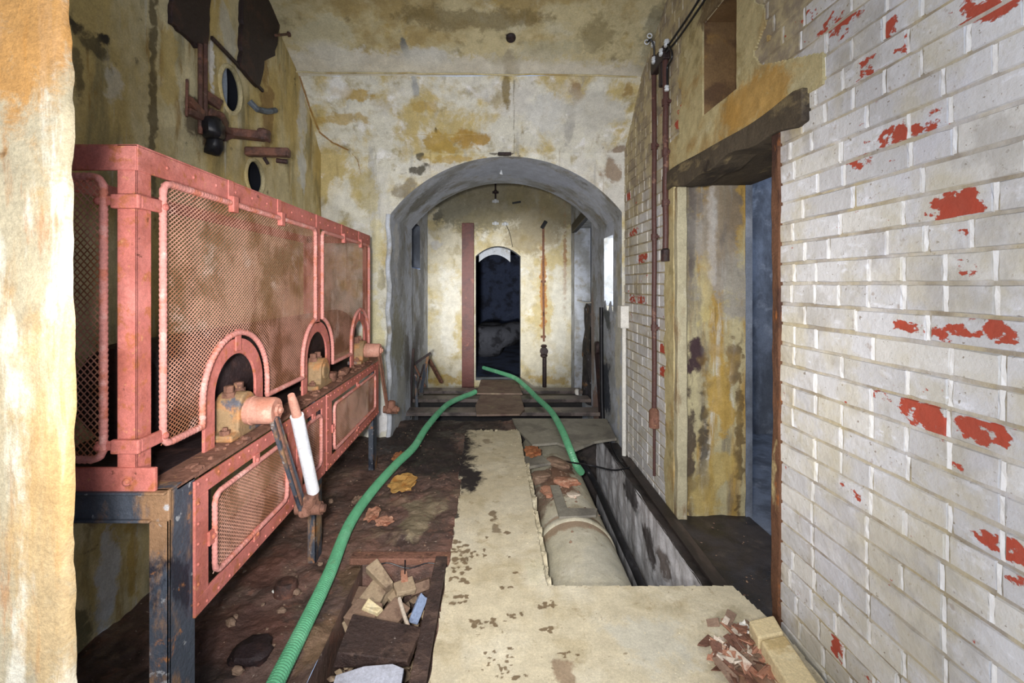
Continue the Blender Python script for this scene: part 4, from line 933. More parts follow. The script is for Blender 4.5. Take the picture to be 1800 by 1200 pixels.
mb = MB(); mb.box((CI, YC0-.006, ZB+.0), (XC+.05, YC0+.006, ZB+.065)); mb.rivet((-1.06, YC0-.006, ZB+.03), (0, -1, 0), .012, .008); mb.rivet((XC-.02, YC0-.006, ZB+.03), (0, -1, 0), .012, .008)
mb.build('bottom_rail', redp, M, bevel=.003)
# mid post of the side: flat strip splitting round the second arch
mb = MB(); mb.box((XC-.004, ARCH[1]-.033, ZA+RO-.01), (XC+.006, ARCH[1]+.033, ZT-.06))
for z in (1.15, 1.25, 1.4): mb.box((XC+.006, ARCH[1]-.034, z-.006), (XC+.011, ARCH[1]+.034, z+.006))
mb.build('mid_post', redp, M, bevel=.002)
mb = MB(); mb.box((XC-.004, YC1-.11, ZB), (XC+.004, YC1-.05, ZT-.06)); mb.build('end_strip', redp, M, bevel=.002)
# arch plates with their bars
for yc in ARCH:
    mb = MB(); n = 20; vs = []
    pr = [(yc-s, z) for s in (1,) for z in ()]
    ring = [(math.pi*i/n) for i in range(n+1)]
    inn = [(yc+RI, ZB)]+[(yc+RI*math.cos(t), ZA+RI*math.sin(t)) for t in ring]+[(yc-RI, ZB)]
    out = [(yc+RO, ZB)]+[(yc+RO*math.cos(t), ZA+RO*math.sin(t)) for t in ring]+[(yc-RO, ZB)]
    k = len(inn)
    for x in (XC+.006, XC-.004):
        vs += [(x, *p) for p in inn]+[(x, *p) for p in out]
    fs = []
    for i in range(k-1):
        fs += [(i, i+1, k+i+1, k+i), (2*k+i, 3*k+i, 3*k+i+1, 2*k+i+1), (i, 2*k+i, 2*k+i+1, i+1), (k+i, k+i+1, 3*k+i+1, 3*k+i)]
    fs += [(0, k, 3*k, 2*k), (k-1, 3*k-1, 4*k-1, 2*k-1)]
    mb.add(vs, fs)
    if yc != ARCH[1]: mb.box((XC+.006, yc-.016, ZA+RI+.01), (XC+.013, yc+.016, ZA+RB+.012))
    mb.build('arch_plate', redp, M, bevel=.002)
# upper mesh panels
U0, U1, V0, V1 = 1.222, 2.262, .828, 1.535
def panel(y0, y1, arcs):
    r = .03
    def inside(u, v):
        if not (y0 < u < y1 and V0 < v < V1): return False
        for yc in arcs:
            if abs(u-yc) < RB and v < ZA: return False
            if v >= ZA and (u-yc)**2+(v-ZA)**2 < RB**2: return False
        return True
    mb = MB(); expmesh(mb, y0, y1, V0, V1, inside, to_side)
    p = mb.build('mesh_guard', redmesh, M, recalc=False)
    x = XC+.012
    # outline path following the arches
    pts = []
    def arc(cx, cy, r, a0, a1, k): return [(cx+r*math.cos(math.radians(a0+(a1-a0)*i/k)), cy+r*math.sin(math.radians(a0+(a1-a0)*i/k))) for i in range(k+1)]
    pts += arc(y0+r, V1-r, r, 180, 90, 6) if y0 not in arcs else []
    top = arc(y0+r, V1-r, r, 180, 90, 6)+arc(y1-r, V1-r, r, 90, 0, 6)
    bot = []
    # right side down
    cr = [yc for yc in arcs if abs(yc-y1) < .12]; cl = [yc for yc in arcs if abs(yc-y0) < .12]; mid = [yc for yc in arcs if yc not in cr and yc not in cl]
    if cr:
        yc = cr[0]; a = math.degrees(math.acos((y1-yc)/RB)); bot += [(yc+RB*math.cos(math.radians(t)), ZA+RB*math.sin(math.radians(t))) for t in np.linspace(a, 180, 12)]+[(yc-RB, V0)]
    else: bot += arc(y1-r, V0+r, r, 0, -90, 6)
    for yc in sorted(mid, reverse=True):
        bot += [(yc+RB, V0)]+[(yc+RB*math.cos(math.radians(t)), ZA+RB*math.sin(math.radians(t))) for t in np.linspace(0, 180, 22)]+[(yc-RB, V0)]
    if cl:
        yc = cl[0]; a = math.degrees(math.acos((y0-yc)/RB)); bot += [(yc+RB, V0)]+[(yc+RB*math.cos(math.radians(t)), ZA+RB*math.sin(math.radians(t))) for t in np.linspace(0, a, 12)]
    else: bot += arc(y0+r, V0+r, r, -90, -180, 6)
    mb = MB(); wrapbar(mb, [(x, *q) for q in top+bot], .0095, True)
    mb.build('wrapped_bar', rope_m, p, smooth=True)
    return p
panel(1.222, ARCH[1]-.045, [ARCH[0], ARCH[1]])
panel(ARCH[1]+.045, 3.235, [ARCH[1], ARCH[2]])
# tabs from rail to bar
for y in (1.55, 1.90, 2.69, 3.03):
    mb = MB(); mb.box((XC+.004, y-.016, V1-.03), (XC+.024, y+.016, ZT-.05)); mb.build('guard_clip', redp, M, bevel=.003)
# clamp collars round the near post
for z in (1.468, .855):
    mb = MB(); mb.box((XC-.055, YC0-.016, z-.018), (XC+.016, YC0-.003, z+.018)); mb.box((XC+.004, YC0-.004, z-.017), (XC+.0155, U0+.01, z+.017))
    mb.box((XC-.095, YC0-.013, z-.010), (XC-.052, YC0-.004, z+.014)); mb.rivet((XC-.085, YC0-.014, z), (0, -1, 0), .012, .008); mb.rivet((XC+.018, U0, z), (1, 0, 0), .012, .008)
    mb.build('clamp_collar', redp, M, bevel=.004)
# front mesh guard
fx0, fx1 = -1.31, XC-.075
mb = MB(); expmesh(mb, fx0, fx1, V0, V1-.01, lambda u, v: True, lambda u, v, d: (u, YC0-.004-d, v), cu=.017, cv=.0185, wd=.0034)
p = mb.build('mesh_guard', redmesh, M, recalc=False)
mb = MB(); wrapbar(mb, [(a, YC0-.010, b) for a, b in rrect(fx0, fx1, V0-.005, V1-.005, .03)], .0095, True); mb.build('wrapped_bar', rope_m, p, smooth=True)
# dark drum added inside so the arch openings stay black
mb = MB(); mb.lathe((-1.12, 1.36, .93), (0, 1, 0), [(0, .04), (.0, .14), (.02, .155), (1.84, .155), (1.86, .14), (1.86, .04)], 28); mb.build('added_dark_drum', rustdark, M, smooth=True)
mb = MB(); mb.box((CI+.01, YC0+.02, .735), (XC-.012, YC1-.02, .742)); mb.build('tray', rustdark, M)
# table: ledge, front channel, legs
mb = MB()
P = []
mb.box((XC-.03, YT0+.03, .728), (XT, YT1+.02, .740))
for i in range(60):
    y = random.uniform(1.25, 3.1); x = random.uniform(XC+.01, XT-.01); mb.lump((x, y, .742), (random.uniform(.01, .035), random.uniform(.01, .04), random.uniform(.006, .02)), i, n=5)
mb.build('ledge', rust, M)
mb = MB(); mb.box((CI, YT0-.006, .664), (XT+.003, YT0+.006, .742)); mb.box((CI, YT0-.02, .735), (XT, YT0+.05, .742)); mb.box((CI, YT0-.016, .664), (XT-.04, YT0+.05, .671))
mb.build('front_channel', legm, M, bevel=.003)
angle_post('leg', XT-.0, YT0, -1, 1, -.03, .735, legm, .052, .008, w2=.10)
def flatleg(y, w):
    mb = MB(); mb.box((XT-.04, y, -.03), (XT, y+.008, .72)); mb.box((XT-.008, y, -.03), (XT, y+w, .72)); mb.build('leg', legm, M, bevel=.002)
flatleg(2.10, .07); flatleg(3.12, .07)
for y in (YT0, 2.10, 3.12):
    mb = MB(); mb.box((CI, y, -.03), (CI+.05, y+.008, .735)); mb.box((CI, y, -.03), (CI+.008, y+.05, .735)); mb.build('leg', legm, M, bevel=.002)
# lower side panels
def lowpanel(y0, y1, my0, my1, z0=.354, z1=.724, mz0=.425, mz1=.655, solid=False):
    mb = MB(); x0, x1 = XT+.002, XT+.010
    o1 = (y0, y1, z0, z1); i1 = (my0-.022, my1+.022, mz0-.022, mz1+.022)
    mb.box((x0, y0, z0), (x1, y1, i1[2])); mb.box((x0, y0, i1[3]), (x1, y1, z1)); mb.box((x0, y0, i1[2]), (x1, i1[0], i1[3])); mb.box((x0, i1[1], i1[2]), (x1, y1, i1[3]))
    for z in np.arange(z0+.03, z1, .055): mb.rivet((x1, y0+.012, z), (1, 0, 0), .0055, .004)
    for y in np.arange(y0+.05, y1, .055): mb.rivet((x1, y, z0+.014), (1, 0, 0), .0055, .004); mb.rivet((x1, y, z1-.014), (1, 0, 0), .0055, .004)
    ym = (my0+my1)/2
    for (u0, u1, w0, w1) in ((my0-.03, my0+.008, (mz0+mz1)/2-.02, (mz0+mz1)/2+.02), (ym-.017, ym+.017, mz0-.03, mz0+.01), (ym-.017, ym+.017, mz1-.01, mz1+.03)):
        mb.box((x1, u0, w0), (x1+.008, u1, w1)); mb.rivet((x1+.008, (u0+u1)/2, (w0+w1)/2), (1, 0, 0), .009, .006)
    p = mb.build('lower_panel', redp, M, bevel=.0015)
    mb = MB(); wrapbar(mb, [(x0+.012, a, b) for a, b in rrect(my0, my1, mz0, mz1, .03)], .008, True); mb.build('wrapped_bar', rope_m, p, smooth=True)
    mb = MB(); expmesh(mb, my0, my1, mz0, mz1, lambda u, v: True, lambda u, v, d: (x0+.006+d, u, v), cu=.018, cv=.011, wd=.0036)
    mb.build('mesh_infill', redmesh, p, recalc=False)
lowpanel(1.235, 1.86, 1.315, 1.775)
lowpanel(1.875, 2.19, 1.95, 2.125)
lowpanel(2.21, 3.20, 2.30, 3.09)
# bearings, rollers, cranks
def bearing(y):
    c = (XC-.0, y, .74)
    mb = MB(); x0 = XC-.045; x1 = XC+.045
    pr = [(-.10, 0), (-.10, .022), (-.062, .026), (-.058, .07)]+[(.058*math.cos(t), .085+.062*math.sin(t)) for t in np.linspace(math.pi, 0, 12)]+[(.058, .07), (.062, .026), (.10, .022), (.10, 0)]
    mb.prism([(x0, y+a, .742+b) for a, b in pr], (x1-x0, 0, 0))
    mb.lathe((x0-.008, y, .825), (1, 0, 0), [(0, .035), (.0, .045), (x1-x0+.016, .045), (x1-x0+.016, .035)], 18)
    p = mb.build('bearing_block', bearing_m, M, bevel=.006)
    for s in (-1, 1):
        mb = MB(); mb.lathe((XC-.005, y+s*.03, .875), (0, 0, 1), [(0, .022), (.018, .022), (.018, .016), (.038, .016), (.04, .012)], 6); mb.build('cap_bolt', rust, p)
        mb = MB(); mb.lathe((XC+.012, y+s*.082, .764), (0, 0, 1), [(0, .017), (.014, .017), (.014, .009), (.024, .008)], 6); mb.build('base_bolt', rust, p)
    return p
for y in ARCH: bearing(y)
def crank(y, white):
    ax = (y, .822)
    mb = MB(); mb.lathe((XC+.045, y, .822), (1, 0, 0), [(0, .03), (0, .046), (.018, .05), (.02, .046), (.09, .046), (.10, .042), (.10, .03)], 24)
    mb.lathe((XC+.146, y, .822), (1, 0, 0), [(0, .022), (.010, .022), (.010, .013), (.018, .010)], 8)
    s = mb.build('roller_stub', shaft_m, M, smooth=True)
    X = XC+.152; end = (X, y+.245, .372)
    mb = MB(); mb.beam((X-.012, y-.012, .80), (X-.012, end[1]-.02, end[2]+.0), .014, .048, up=(0, 1, .5)); a = mb.build('crank_arm', legm if white else rust, M, bevel=.003)
    mb = MB(); mb.beam((X+.0, y-.02, .80), (X+.0, end[1]-.055, end[2]+.03), .006, .012, up=(0, 1, .5)); mb.build('crank_rib', rust, a, bevel=.002)
    d = Vector((0, .245, -.45)).normalized()
    mb = MB()
    r0 = Vector((X+.022, y+.045, .865)); r1 = Vector((X+.022, y+.245, .43))
    if white:
        mb.tube([r0-d*.0, r0+d*.03, r0+d*.12], .0, 12, rf=lambda i: (.012, .016, .018)[i]); q = mb.build('pivot_rod', shaft_m, M, smooth=True)
        mb = MB(); mb.tube([r0+d*.10, r1], .024, 16); mb.build('painted_rod', whitepaint, M, smooth=True)
    mb = MB(); e = Vector(end)
    mb.lump(e+Vector((.012, .0, .02)), (.06, .075, .06), 3); mb.lathe(e+Vector((-.045, 0, -.01)), (1, 0, 0), [(0, .02), (.0, .026), (.10, .026), (.10, .018), (.115, .015)], 12)
    mb.lathe(e+Vector((-.03, .03, -.035)), (1, 0, 0), [(0, .016), (.08, .016)], 8); mb.lump(e+Vector((.0, -.03, -.01)), (.04, .05, .04), 5)
    mb.build('crank_clevis', rust, M, smooth=True)
crank(ARCH[0], True); crank(ARCH[2], False)
# stub of a rail bracket beyond arch two
mb = MB(); mb.lump((XC+.03, ARCH[1]+.14, .77), (.05, .09, .05), 8); mb.lump((XC+.04, ARCH[1]+.3, .762), (.05, .14, .04), 9); mb.build('rust_scale', rust, M, smooth=True)

# ---------------------------------------------------------------- left wall fittings
def plate(name, pts, label, X=XL+.022, th=.03, mat=rustdark):
    mb = MB(); poly = []
    pts = [Vector((a, b, 0)) for a, b in pts]
    q = densify([tuple(p) for p in pts], 9, True)
    for i, p in enumerate(q):
        w3 = on_x(p.x+random.uniform(-1.5, 1.5), p.y+random.uniform(-1.5, 1.5), X); poly.append(tuple(w3))
    mb.prism(poly, (-th, 0, 0))
    return tag(mb.build(name, mat, bevel=.005), label, 'plate')
plate('rusted_plate', [(306, -30), (303, 40), (326, 60), (350, 84), (368, 82), (373, -30)], 'dark rusted plate stub hanging high on left wall, nearer the camera')
plate('rusted_plate', [(430, -30), (427, 60), (424, 118), (458, 156), (466, 108), (484, 98), (492, 50), (490, -30)], 'long dark rusted plate ending in a point, by the ceiling slope')
mb = MB(); mb.tube([tuple(on_x(484, 62, XL+.06)), tuple(on_x(508, 60, XL+.06))], .008, 8); mb.lump(tuple(on_x(508, 60, XL+.06)), (.03, .03, .03), 2, n=6)
tag(mb.build('bolt', rustmid, smooth=True), 'small rusty bolt sticking out beside the pointed plate', 'bolt')
# pipes hanging beneath the first plate
pp = thing('downpipe', 'pair of thin rusty pipes dropping from the nearer dark plate to the bracket', 'pipe', tuple(on_x(357, 230, XL+.03)))
for px in (352, 361):
    mb = MB(); mb.tube([tuple(on_x(px, 78, XL+.03)), tuple(on_x(px, 160, XL+.032)), tuple(on_x(px, 235, XL+.03))], .011, 10); mb.build('pipe', rustmid, pp, smooth=True)
b1 = thing('wall_bracket', 'rusty iron bracket with pipe stub and black valve lump on left wall', 'bracket', (XL, 2.46, 2.06))
mb = MB(); mb.beam((XL-.0, 2.44, 2.075), (XL+.20, 2.46, 2.06), .07, .045); mb.build('arm', rustmid, b1, bevel=.01)
mb = MB(); mb.lump((XL+.20, 2.46, 2.065), (.05, .08, .07), 4, n=8); mb.build('flange', rustmid, b1, smooth=True)
mb = MB(); mb.lump((XL+.06, 2.24, 2.02), (.12, .13, .10), 6); mb.lump((XL+.05, 2.27, 1.95), (.08, .09, .09), 7); mb.build('valve', blackrub, b1, smooth=True)
mb = MB()
for k, (px, py, sx) in enumerate(((345, 190, .02), (378, 205, .03), (392, 215, .03), (372, 175, .02), (398, 236, .03))):
    c = on_x(px, py, XL+.03); mb.obox(c, (.03, .10, .05), (random.uniform(-.6, .6), 0, random.uniform(-.3, .3)), .008)
mb.beam(tuple(on_x(330, 195, XL+.03)), tuple(on_x(405, 232, XL+.05)), .03, .03); mb.beam(tuple(on_x(329, 140, XL+.02)), tuple(on_x(328, 205, XL+.03)), .012, .02)
mb.build('back_straps', rustmid, b1, bevel=.004)
b2 = thing('wall_bracket', 'rusty iron bar bracket with bolt beneath, farther along left wall', 'bracket', (XL, 2.66, 2.0))
mb = MB(); mb.beam((XL-.0, 2.64, 2.03), (XL+.24, 2.68, 2.035), .06, .05); mb.build('arm', rustmid, b2, bevel=.01)
mb = MB(); mb.cyl((XL+.17, 2.66, 1.985), (XL+.23, 2.67, 1.98), .014, 10); mb.build('bolt', rustdark, b2, smooth=True)
mb = MB(); mb.cyl((XL+.10, 2.655, 2.0), (XL+.12, 2.66, 1.965), .01, 8); mb.build('bolt', rustdark, b2, smooth=True)
mb = MB(); mb.tube([tuple(on_x(438, 178, XL+.02)), tuple(on_x(452, 192, XL+.05)), tuple(on_x(470, 196, XL+.07)), tuple(on_x(484, 194, XL+.08))], .018, 8)
tag(mb.build('pipe_hook', layered('grey_iron', lin(96, 104, 112), [LY(lin(60, 62, 66), 12, .5, .62, .7)], rough=.5), smooth=True), 'grey iron hook on left wall beside the round opening', 'hook')
mb = MB(); mb.beam(tuple(on_x(372, 66, XL+.012)), tuple(on_x(462, 160, XL+.012)), .012, .018); tag(mb.build('diagonal_strip', rustdark), 'thin dark strip slanting down the wall between the two dark plates', 'strip')

# ---------------------------------------------------------------- hoses
def spline(pts, n=12):
    P = [Vector(p) for p in pts]; P = [P[0]*2-P[1]]+P+[P[-1]*2-P[-2]]; out = []
    for i in range(1, len(P)-2):
        for k in range(n):
            t = k/n; a, b, c, d = P[i-1:i+3]
            out.append(.5*((2*b)+(c-a)*t+(2*a-5*b+4*c-d)*t*t+(3*b-a-3*c+d)*t**3))
    out.append(P[-2]); return out
def resample(P, d):
    out = [P[0]]; acc = 0
    for a, b in zip(P[:-1], P[1:]):
        L = (b-a).length; t = d-acc
        while t <= L: out.append(a+(b-a)*(t/L)); t += d
        acc = (acc+L) % d
    return out
def hose(name, px, r, mat, label, cat='hose', ribs=True, d=.0055):
    q = resample(spline([tuple(on_z(a, b, z)) for a, b, z in px]), d)
    mb = MB(); mb.tube(q, r, 14, rf=(lambda i: r*(1.0 if i % 2 else .93)) if ribs else None)
    return tag(mb.build(name, mat, smooth=not ribs), label, cat)
hz = .022
hose('green_hose', [(455, 1260, hz), (487, 1195, hz), (530, 1110, hz), (578, 1010, hz), (615, 920, hz), (655, 862, hz), (697, 815, hz+.01), (728, 785, hz), (752, 748, hz), (785, 712, hz), (812, 698, hz), (828, 692, .025), (836, 688, .03)],
     .028, green, 'green ribbed hose snaking over the mud on the left past the machine')
hose('green_hose', [(850, 646, -.02), (880, 655, .04), (905, 664, .045), (925, 680, .045), (945, 700, .045), (968, 722, .05), (986, 752, .05), (1000, 785, .04), (1012, 815, -.06), (1022, 830, -.16)],
     .028, green, 'green ribbed hose running from the dark doorway down into the trench')
hose('black_hose', [(1022, 812, -.10), (1038, 835, -.2), (1056, 870, -.25), (1076, 915, -.28), (1099, 965, -.30), (1118, 1005, -.32), (1136, 1050, -.34)], .022, blackrub, 'black hose lying in the trench along the right side of the big pipe', ribs=False, d=.03)
hose('thin_cable', [(1062, 700, .0), (1066, 750, -.10), (1080, 795, -.1), (1100, 822, -.11), (1110, 820, -.11), (1080, 826, -.09), (1040, 818, -.02), (1000, 812, -.05), (975, 808, -.08)], .006, blackrub, 'thin black cable dangling across the trench from the right wall', 'cable', ribs=False, d=.03)
# big pipe in the trench
PC = (.468, -.323); PR_ = .234
xs_, ys_ = np.linspace(0, 2*math.pi, 73), np.linspace(1.88, 4.2, 200)
P = np.zeros((73, 200, 3)); P[..., 0] = PC[0]+PR_*np.cos(xs_)[:, None]; P[..., 2] = PC[1]+PR_*np.sin(xs_)[:, None]; P[..., 1] = ys_[None, :]
stP = [('e', (.46, 2.62, -.09), (.3, .10, .2), lin(150, 120, 94), .7, 1.6), ('e', (.42, 3.15, -.09), (.2, .3, .2), lin(112, 76, 58), .9, 1.8), ('e', (.5, 2.2, -.09), (.12, .2, .2), lin(186, 182, 166), .6, 1.5),
       ('e', (.27, 3.0, -.15), (.1, .3, .2), lin(100, 70, 56), .7, 1.5)]
bp = thing('trench_pipe', 'large cement-coated pipe lying in the floor trench', 'pipe', (PC[0], 2.0, PC[1]-PR_))
surf('pipe_body', P, pipe_m, None, stP, parent=bp, disp=.004, dscale=7, dvec=(0, 0, 1), seed=77, flip=True)
mb = MB(); mb.lathe((PC[0], 2.60, PC[1]), (0, 1, 0), [(0, PR_+.001), (.01, PR_+.008), (.05, PR_+.008), (.06, PR_+.001)], 60); mb.build('joint_band', pipe_m, bp, smooth=True)
for k, y in enumerate((1.95,)):
    mb = MB(); mb.box((.3, y, -.93), (.64, y+.12, PC[1]-PR_+.04)); mb.build('support_block', darkfloor, bp)
mb = MB(); mb.box((.3, 3.5, -.93), (.64, 3.6, PC[1]-PR_+.04)); mb.build('support_block', darkfloor, bp)
# L shaped pale strip on the pipe
mb = MB(); zt = -.072
a, b, c = on_z(975, 852, zt), on_z(992, 900, zt), on_z(1048, 898, zt)
mb.prism([tuple(on_z(x, y, zt)) for x, y in ((967, 852), (983, 852), (997, 892), (1050, 893), (1048, 905), (983, 908))], (0, 0, -.014))
tag(mb.build('angle_strip', sheet_m, bevel=.002), 'pale L-shaped strip lying on top of the trench pipe', 'strip')
# rubble lumps on the pipe
for k, (px, py, s, mt, lb) in enumerate(((955, 830, .10, rubble, 'left brown rubble lump on the trench pipe'), (985, 815, .10, rubble, 'brown rubble lump on the crown of the pipe, behind the L strip'), (1000, 845, .085, pinkpeel, 'reddish rubble lump beside the L strip on the pipe'), (965, 858, .07, pinkpeel, 'pinkish broken tile left of the L strip'), (1008, 868, .04, paleragm, 'small pale chip inside the corner of the L strip'), (940, 850, .06, rubble, 'small rubble chip on the trench pipe near the slab edge'))):
    p = on_z(px, py, -.075); mb = MB(); zz = PC[1]+math.sqrt(max(.001, PR_**2-(p[0]-PC[0])**2)); mb.lump((p[0], p[1], zz+s*.16), (s*1.5, s*1.7, s*.5), k+3, (random.uniform(-.2, .2), random.uniform(-.2, .2), k), rough=.7)
    tag(mb.build('rubble_lump', mt), lb, 'rubble', )

# ---------------------------------------------------------------- pit debris
def chunk(px, py, z, size, rot, mat, label, name='wood_block', cat='block', jit=.006):
    p = on_z(px, py, z); mb = MB(); mb.obox(tuple(p), size, rot, jit)
    return tag(mb.build(name, mat, bevel=.004), label, cat)
chunk(668, 1012, -.025, (.15, .05, .04), (.15, .25, -.75), woodchunk, 'long wooden block lying slantwise at the top of the pit')
chunk(660, 1048, -.08, (.09, .13, .06), (.3, .1, -.35), woodchunk, 'squared wooden block in the middle of the pit')
chunk(641, 1082, -.07, (.12, .09, .05), (.2, -.1, -.35), rubble, 'brown brick on the left side of the pit', 'brick', 'brick')
chunk(655, 1068, -.035, (.075, .035, .018), (.1, .1, -.45), creamblock, 'small pale cream wood offcut on top of the pit pile', 'offcut', 'offcut')
chunk(690, 1082, -.08, (.08, .12, .05), (.1, .3, -.5), rubble, 'reddish brown brick in the centre front of the pit', 'brick', 'brick')
chunk(712, 1032, -.08, (.09, .07, .03), (.2, .1, .5), woodchunk, 'flat wood scrap on the right side of the pit', 'wood_scrap', 'wood')
chunk(710, 1012, -.06, (.03, .08, .02), (.2, .1, .3), pinkpeel, 'small upright pinkish chip near the wire', 'chip', 'chip', .004)
chunk(735, 1070, -.10, (.04, .10, .012), (.5, .2, -.2), blueplast, 'crumpled pale blue plastic scrap in the pit', 'plastic_scrap', 'plastic', .01)
chunk(670, 1125, -.05, (.26, .17, .03), (.05, .03, -.1), wetmud, 'dark wet board lying over the near side of the pit', 'dark_board', 'board', .02)
chunk(728, 1120, -.10, (.03, .06, .02), (.3, 0, -.5), paleragm, 'small pale scrap at the near right corner of the pit', 'rag_scrap', 'scrap')
mb = MB(); q = spline([tuple(on_z(702, 1052, -.05)), tuple(on_z(712, 1085, -.06)), tuple(on_z(722, 1108, -.06)), tuple(on_z(738, 1120, -.07))], 6); mb.tube(q, .008, 8); tag(mb.build('twisted_root', paleragm, smooth=True), 'thin pale twisted twig across the pit pile', 'twig')
for k, (px, py, sz, mt, lb, nm, ct) in enumerate((
    (632, 1050, (.06, .11, .04), rubble, 'brown brick half against the left pit wall', 'brick', 'brick'),
    (686, 1045, (.05, .10, .03), woodchunk, 'thin wood scrap standing between the pit blocks', 'wood_scrap', 'wood'),
    (738, 1030, (.04, .09, .04), rubble, 'dark stone wedged at the right wall of the pit', 'stone', 'stone'),
    (700, 1112, (.05, .06, .03), rubble, 'small stone low in the pit beside the dark board', 'stone', 'stone'),
    (620, 1090, (.07, .06, .05), woodchunk, 'stubby wood block at the left rim of the pit', 'wood_block', 'block'))):
    chunk(px, py, -.10, sz, (.3*math.sin(k*2), .3*math.cos(k*3), k*.9), mt, lb, nm, ct, .009)
# pale wet plate at the bottom edge
mb = MB(); mb.prism([tuple(on_z(x, y, .004)) for x, y in ((590, 1186), (640, 1170), (690, 1166), (710, 1174), (690, 1290), (560, 1290))], (0, 0, -.016))
tag(mb.build('pale_sheet', layered('wet_pale_sheet', lin(190, 194, 206), [LY(lin(140, 140, 146), 5, .5, .64, .8)], rough=.3, bump=.2), bevel=.002), 'pale bluish wet sheet lying in mud in front of the pit', 'sheet')
# ---------------------------------------------------------------- leaves and scraps on the mud
def crumple(name, px, py, w, h, mat, label, cat, seed, z=.0, amp=.03, nz=10):
    p = on_z(px, py, z); rs = random.Random(seed); n = nz; vs = []
    for i in range(n+1):
        for j in range(n+1):
            u, v = i/n-.5, j/n-.5; q = np.array([[u*2, v*2, seed]])
            k = 1+.35*(vnoise(q, 3, seed)[0]-.5)
            d = amp*abs(vnoise(q, 3.5, seed+1)[0]-.35)+.003
            # shrink the corners for a ragged outline
            e = 1-.55*max(0, (abs(u)+abs(v))-.55)
            vs.append((p[0]+u*w*k*e, p[1]+v*h*k*e, z+d))
    fs = [(i*(n+1)+j, (i+1)*(n+1)+j, (i+1)*(n+1)+j+1, i*(n+1)+j+1) for i in range(n) for j in range(n)]
    mb = MB(); mb.add(vs, fs); o = mb.build(name, mat, smooth=False)
    md = o.modifiers.new('solid', 'SOLIDIFY'); md.thickness = .003; md.offset = 1
    return tag(o, label, cat)
crumple('fallen_leaf', 709, 850, .17, .26, leaf_m, 'large curled yellow leaf on dark mud right of the green hose', 'leaf', 2)
crumple('fallen_leaf', 700, 803, .08, .18, orange_m, 'smaller orange-brown leaf tucked against the green hose', 'leaf', 3)
crumple('orange_scrap', 936, 795, .13, .22, orange_m, 'orange-brown curled scrap at the slab edge above the trench', 'scrap', 4, z=-.0)
crumple('pale_scrap', 655, 905, .08, .16, pinkpeel, 'pinkish crumpled scrap on mud, between hose and pit', 'scrap', 5, amp=.025)
crumple('pale_scrap', 676, 918, .09, .10, pinkpeel, 'small pinkish flake just right of the crumpled scrap', 'scrap', 6, amp=.02)
crumple('mud_flake', 628, 880, .05, .10, rubble, 'brown flake lying left of the green hose', 'flake', 7, amp=.02)
mb = MB(); p = on_z(502, 1035, .0); mb.lathe((p[0], p[1], -.02), (0, .1, 1), [(0, .045), (.03, .047), (.05, .04), (.055, .02)], 18); tag(mb.build('mud_caked_knob', rustmid, smooth=True), 'round rusty knob half sunk in the mud under the machine', 'knob')
mb = MB(); p = on_z(484, 1038, .0); mb.lump(tuple(p+np.array([0, 0, .004])), (.018, .03, .012), 4, n=6); tag(mb.build('pebble', pvc, smooth=True), 'tiny white pebble beside the rusty knob', 'pebble')
mb = MB(); p = on_z(452, 1140, .0); mb.lump((p[0]-.02, p[1], -.012), (.15, .12, .07), 8, rough=.3); tag(mb.build('mud_clod', rustdark, smooth=True), 'dark rounded clod near the foot of the front leg', 'clod')
rs = random.Random(12)
for k in range(16):
    px, py = rs.uniform(400, 600), rs.uniform(860, 1180)
    if px > 1050-py*.45: continue
    p = on_z(px, py, 0); s = rs.uniform(.01, .03); mb = MB(); mb.lump((p[0], p[1], -.012+s*.3), (s*1.4, s, s*.8), k, (0, 0, k), n=5); tag(mb.build('pebble', rubble), 'small rust-brown pebble scattered in the mud left of the green hose', 'pebble', 'pebbles in the mud left of the hose')
# heap of peeled paint beside the block
rs = random.Random(8)
hp = 0
for k in range(84):
    px, py = rs.gauss(1308, 30), rs.gauss(1162, 32)
    if px > 1322+(py-1110)*.62: px = 2*(1322+(py-1110)*.62)-px-6
    p = on_z(px, py, 0)
    w_, h_ = rs.uniform(.008, .03), rs.uniform(.02, .085)
    mb = MB(); mb.obox((p[0], p[1], .010+rs.uniform(0, .018)), (w_, h_, .002), (rs.uniform(-.4, .4), rs.uniform(-.6, .6), rs.uniform(-1.4, 1.4)), .006)
    tag(mb.build('paint_flake', [pinkpeel, rust, pinkpeel, rubble, rust, paleragm][k % 6], bevel=0), 'curled flake in the pink-brown litter heap on the slab by the cream block', 'flake', 'flakes heaped beside the cream blocks')
crumple('paper_scrap', 1318, 1112, .07, .08, pvc, 'torn white paper scrap beside the far end of the cream block', 'paper', 9, amp=.04)
crumple('paper_scrap', 1262, 1140, .05, .07, paleragm, 'small pale torn scrap on the left of the flake heap', 'paper', 10, amp=.03)
# cream blocks along the wall
def block(pts, h, label):
    mb = MB(); mb.prism([tuple(on_z(x, y, h)) for x, y in pts], (0, 0, -h+.001)); return tag(mb.build('stone_block', creamblock, bevel=.006), label, 'block')
block([(1316, 1090), (1360, 1080), (1378, 1111), (1333, 1120)], .065, 'short cream block at the foot of the door post')
block([(1337, 1124), (1380, 1115), (1490, 1275), (1440, 1290)], .065, 'long cream block along the brick wall base, nearest the camera')

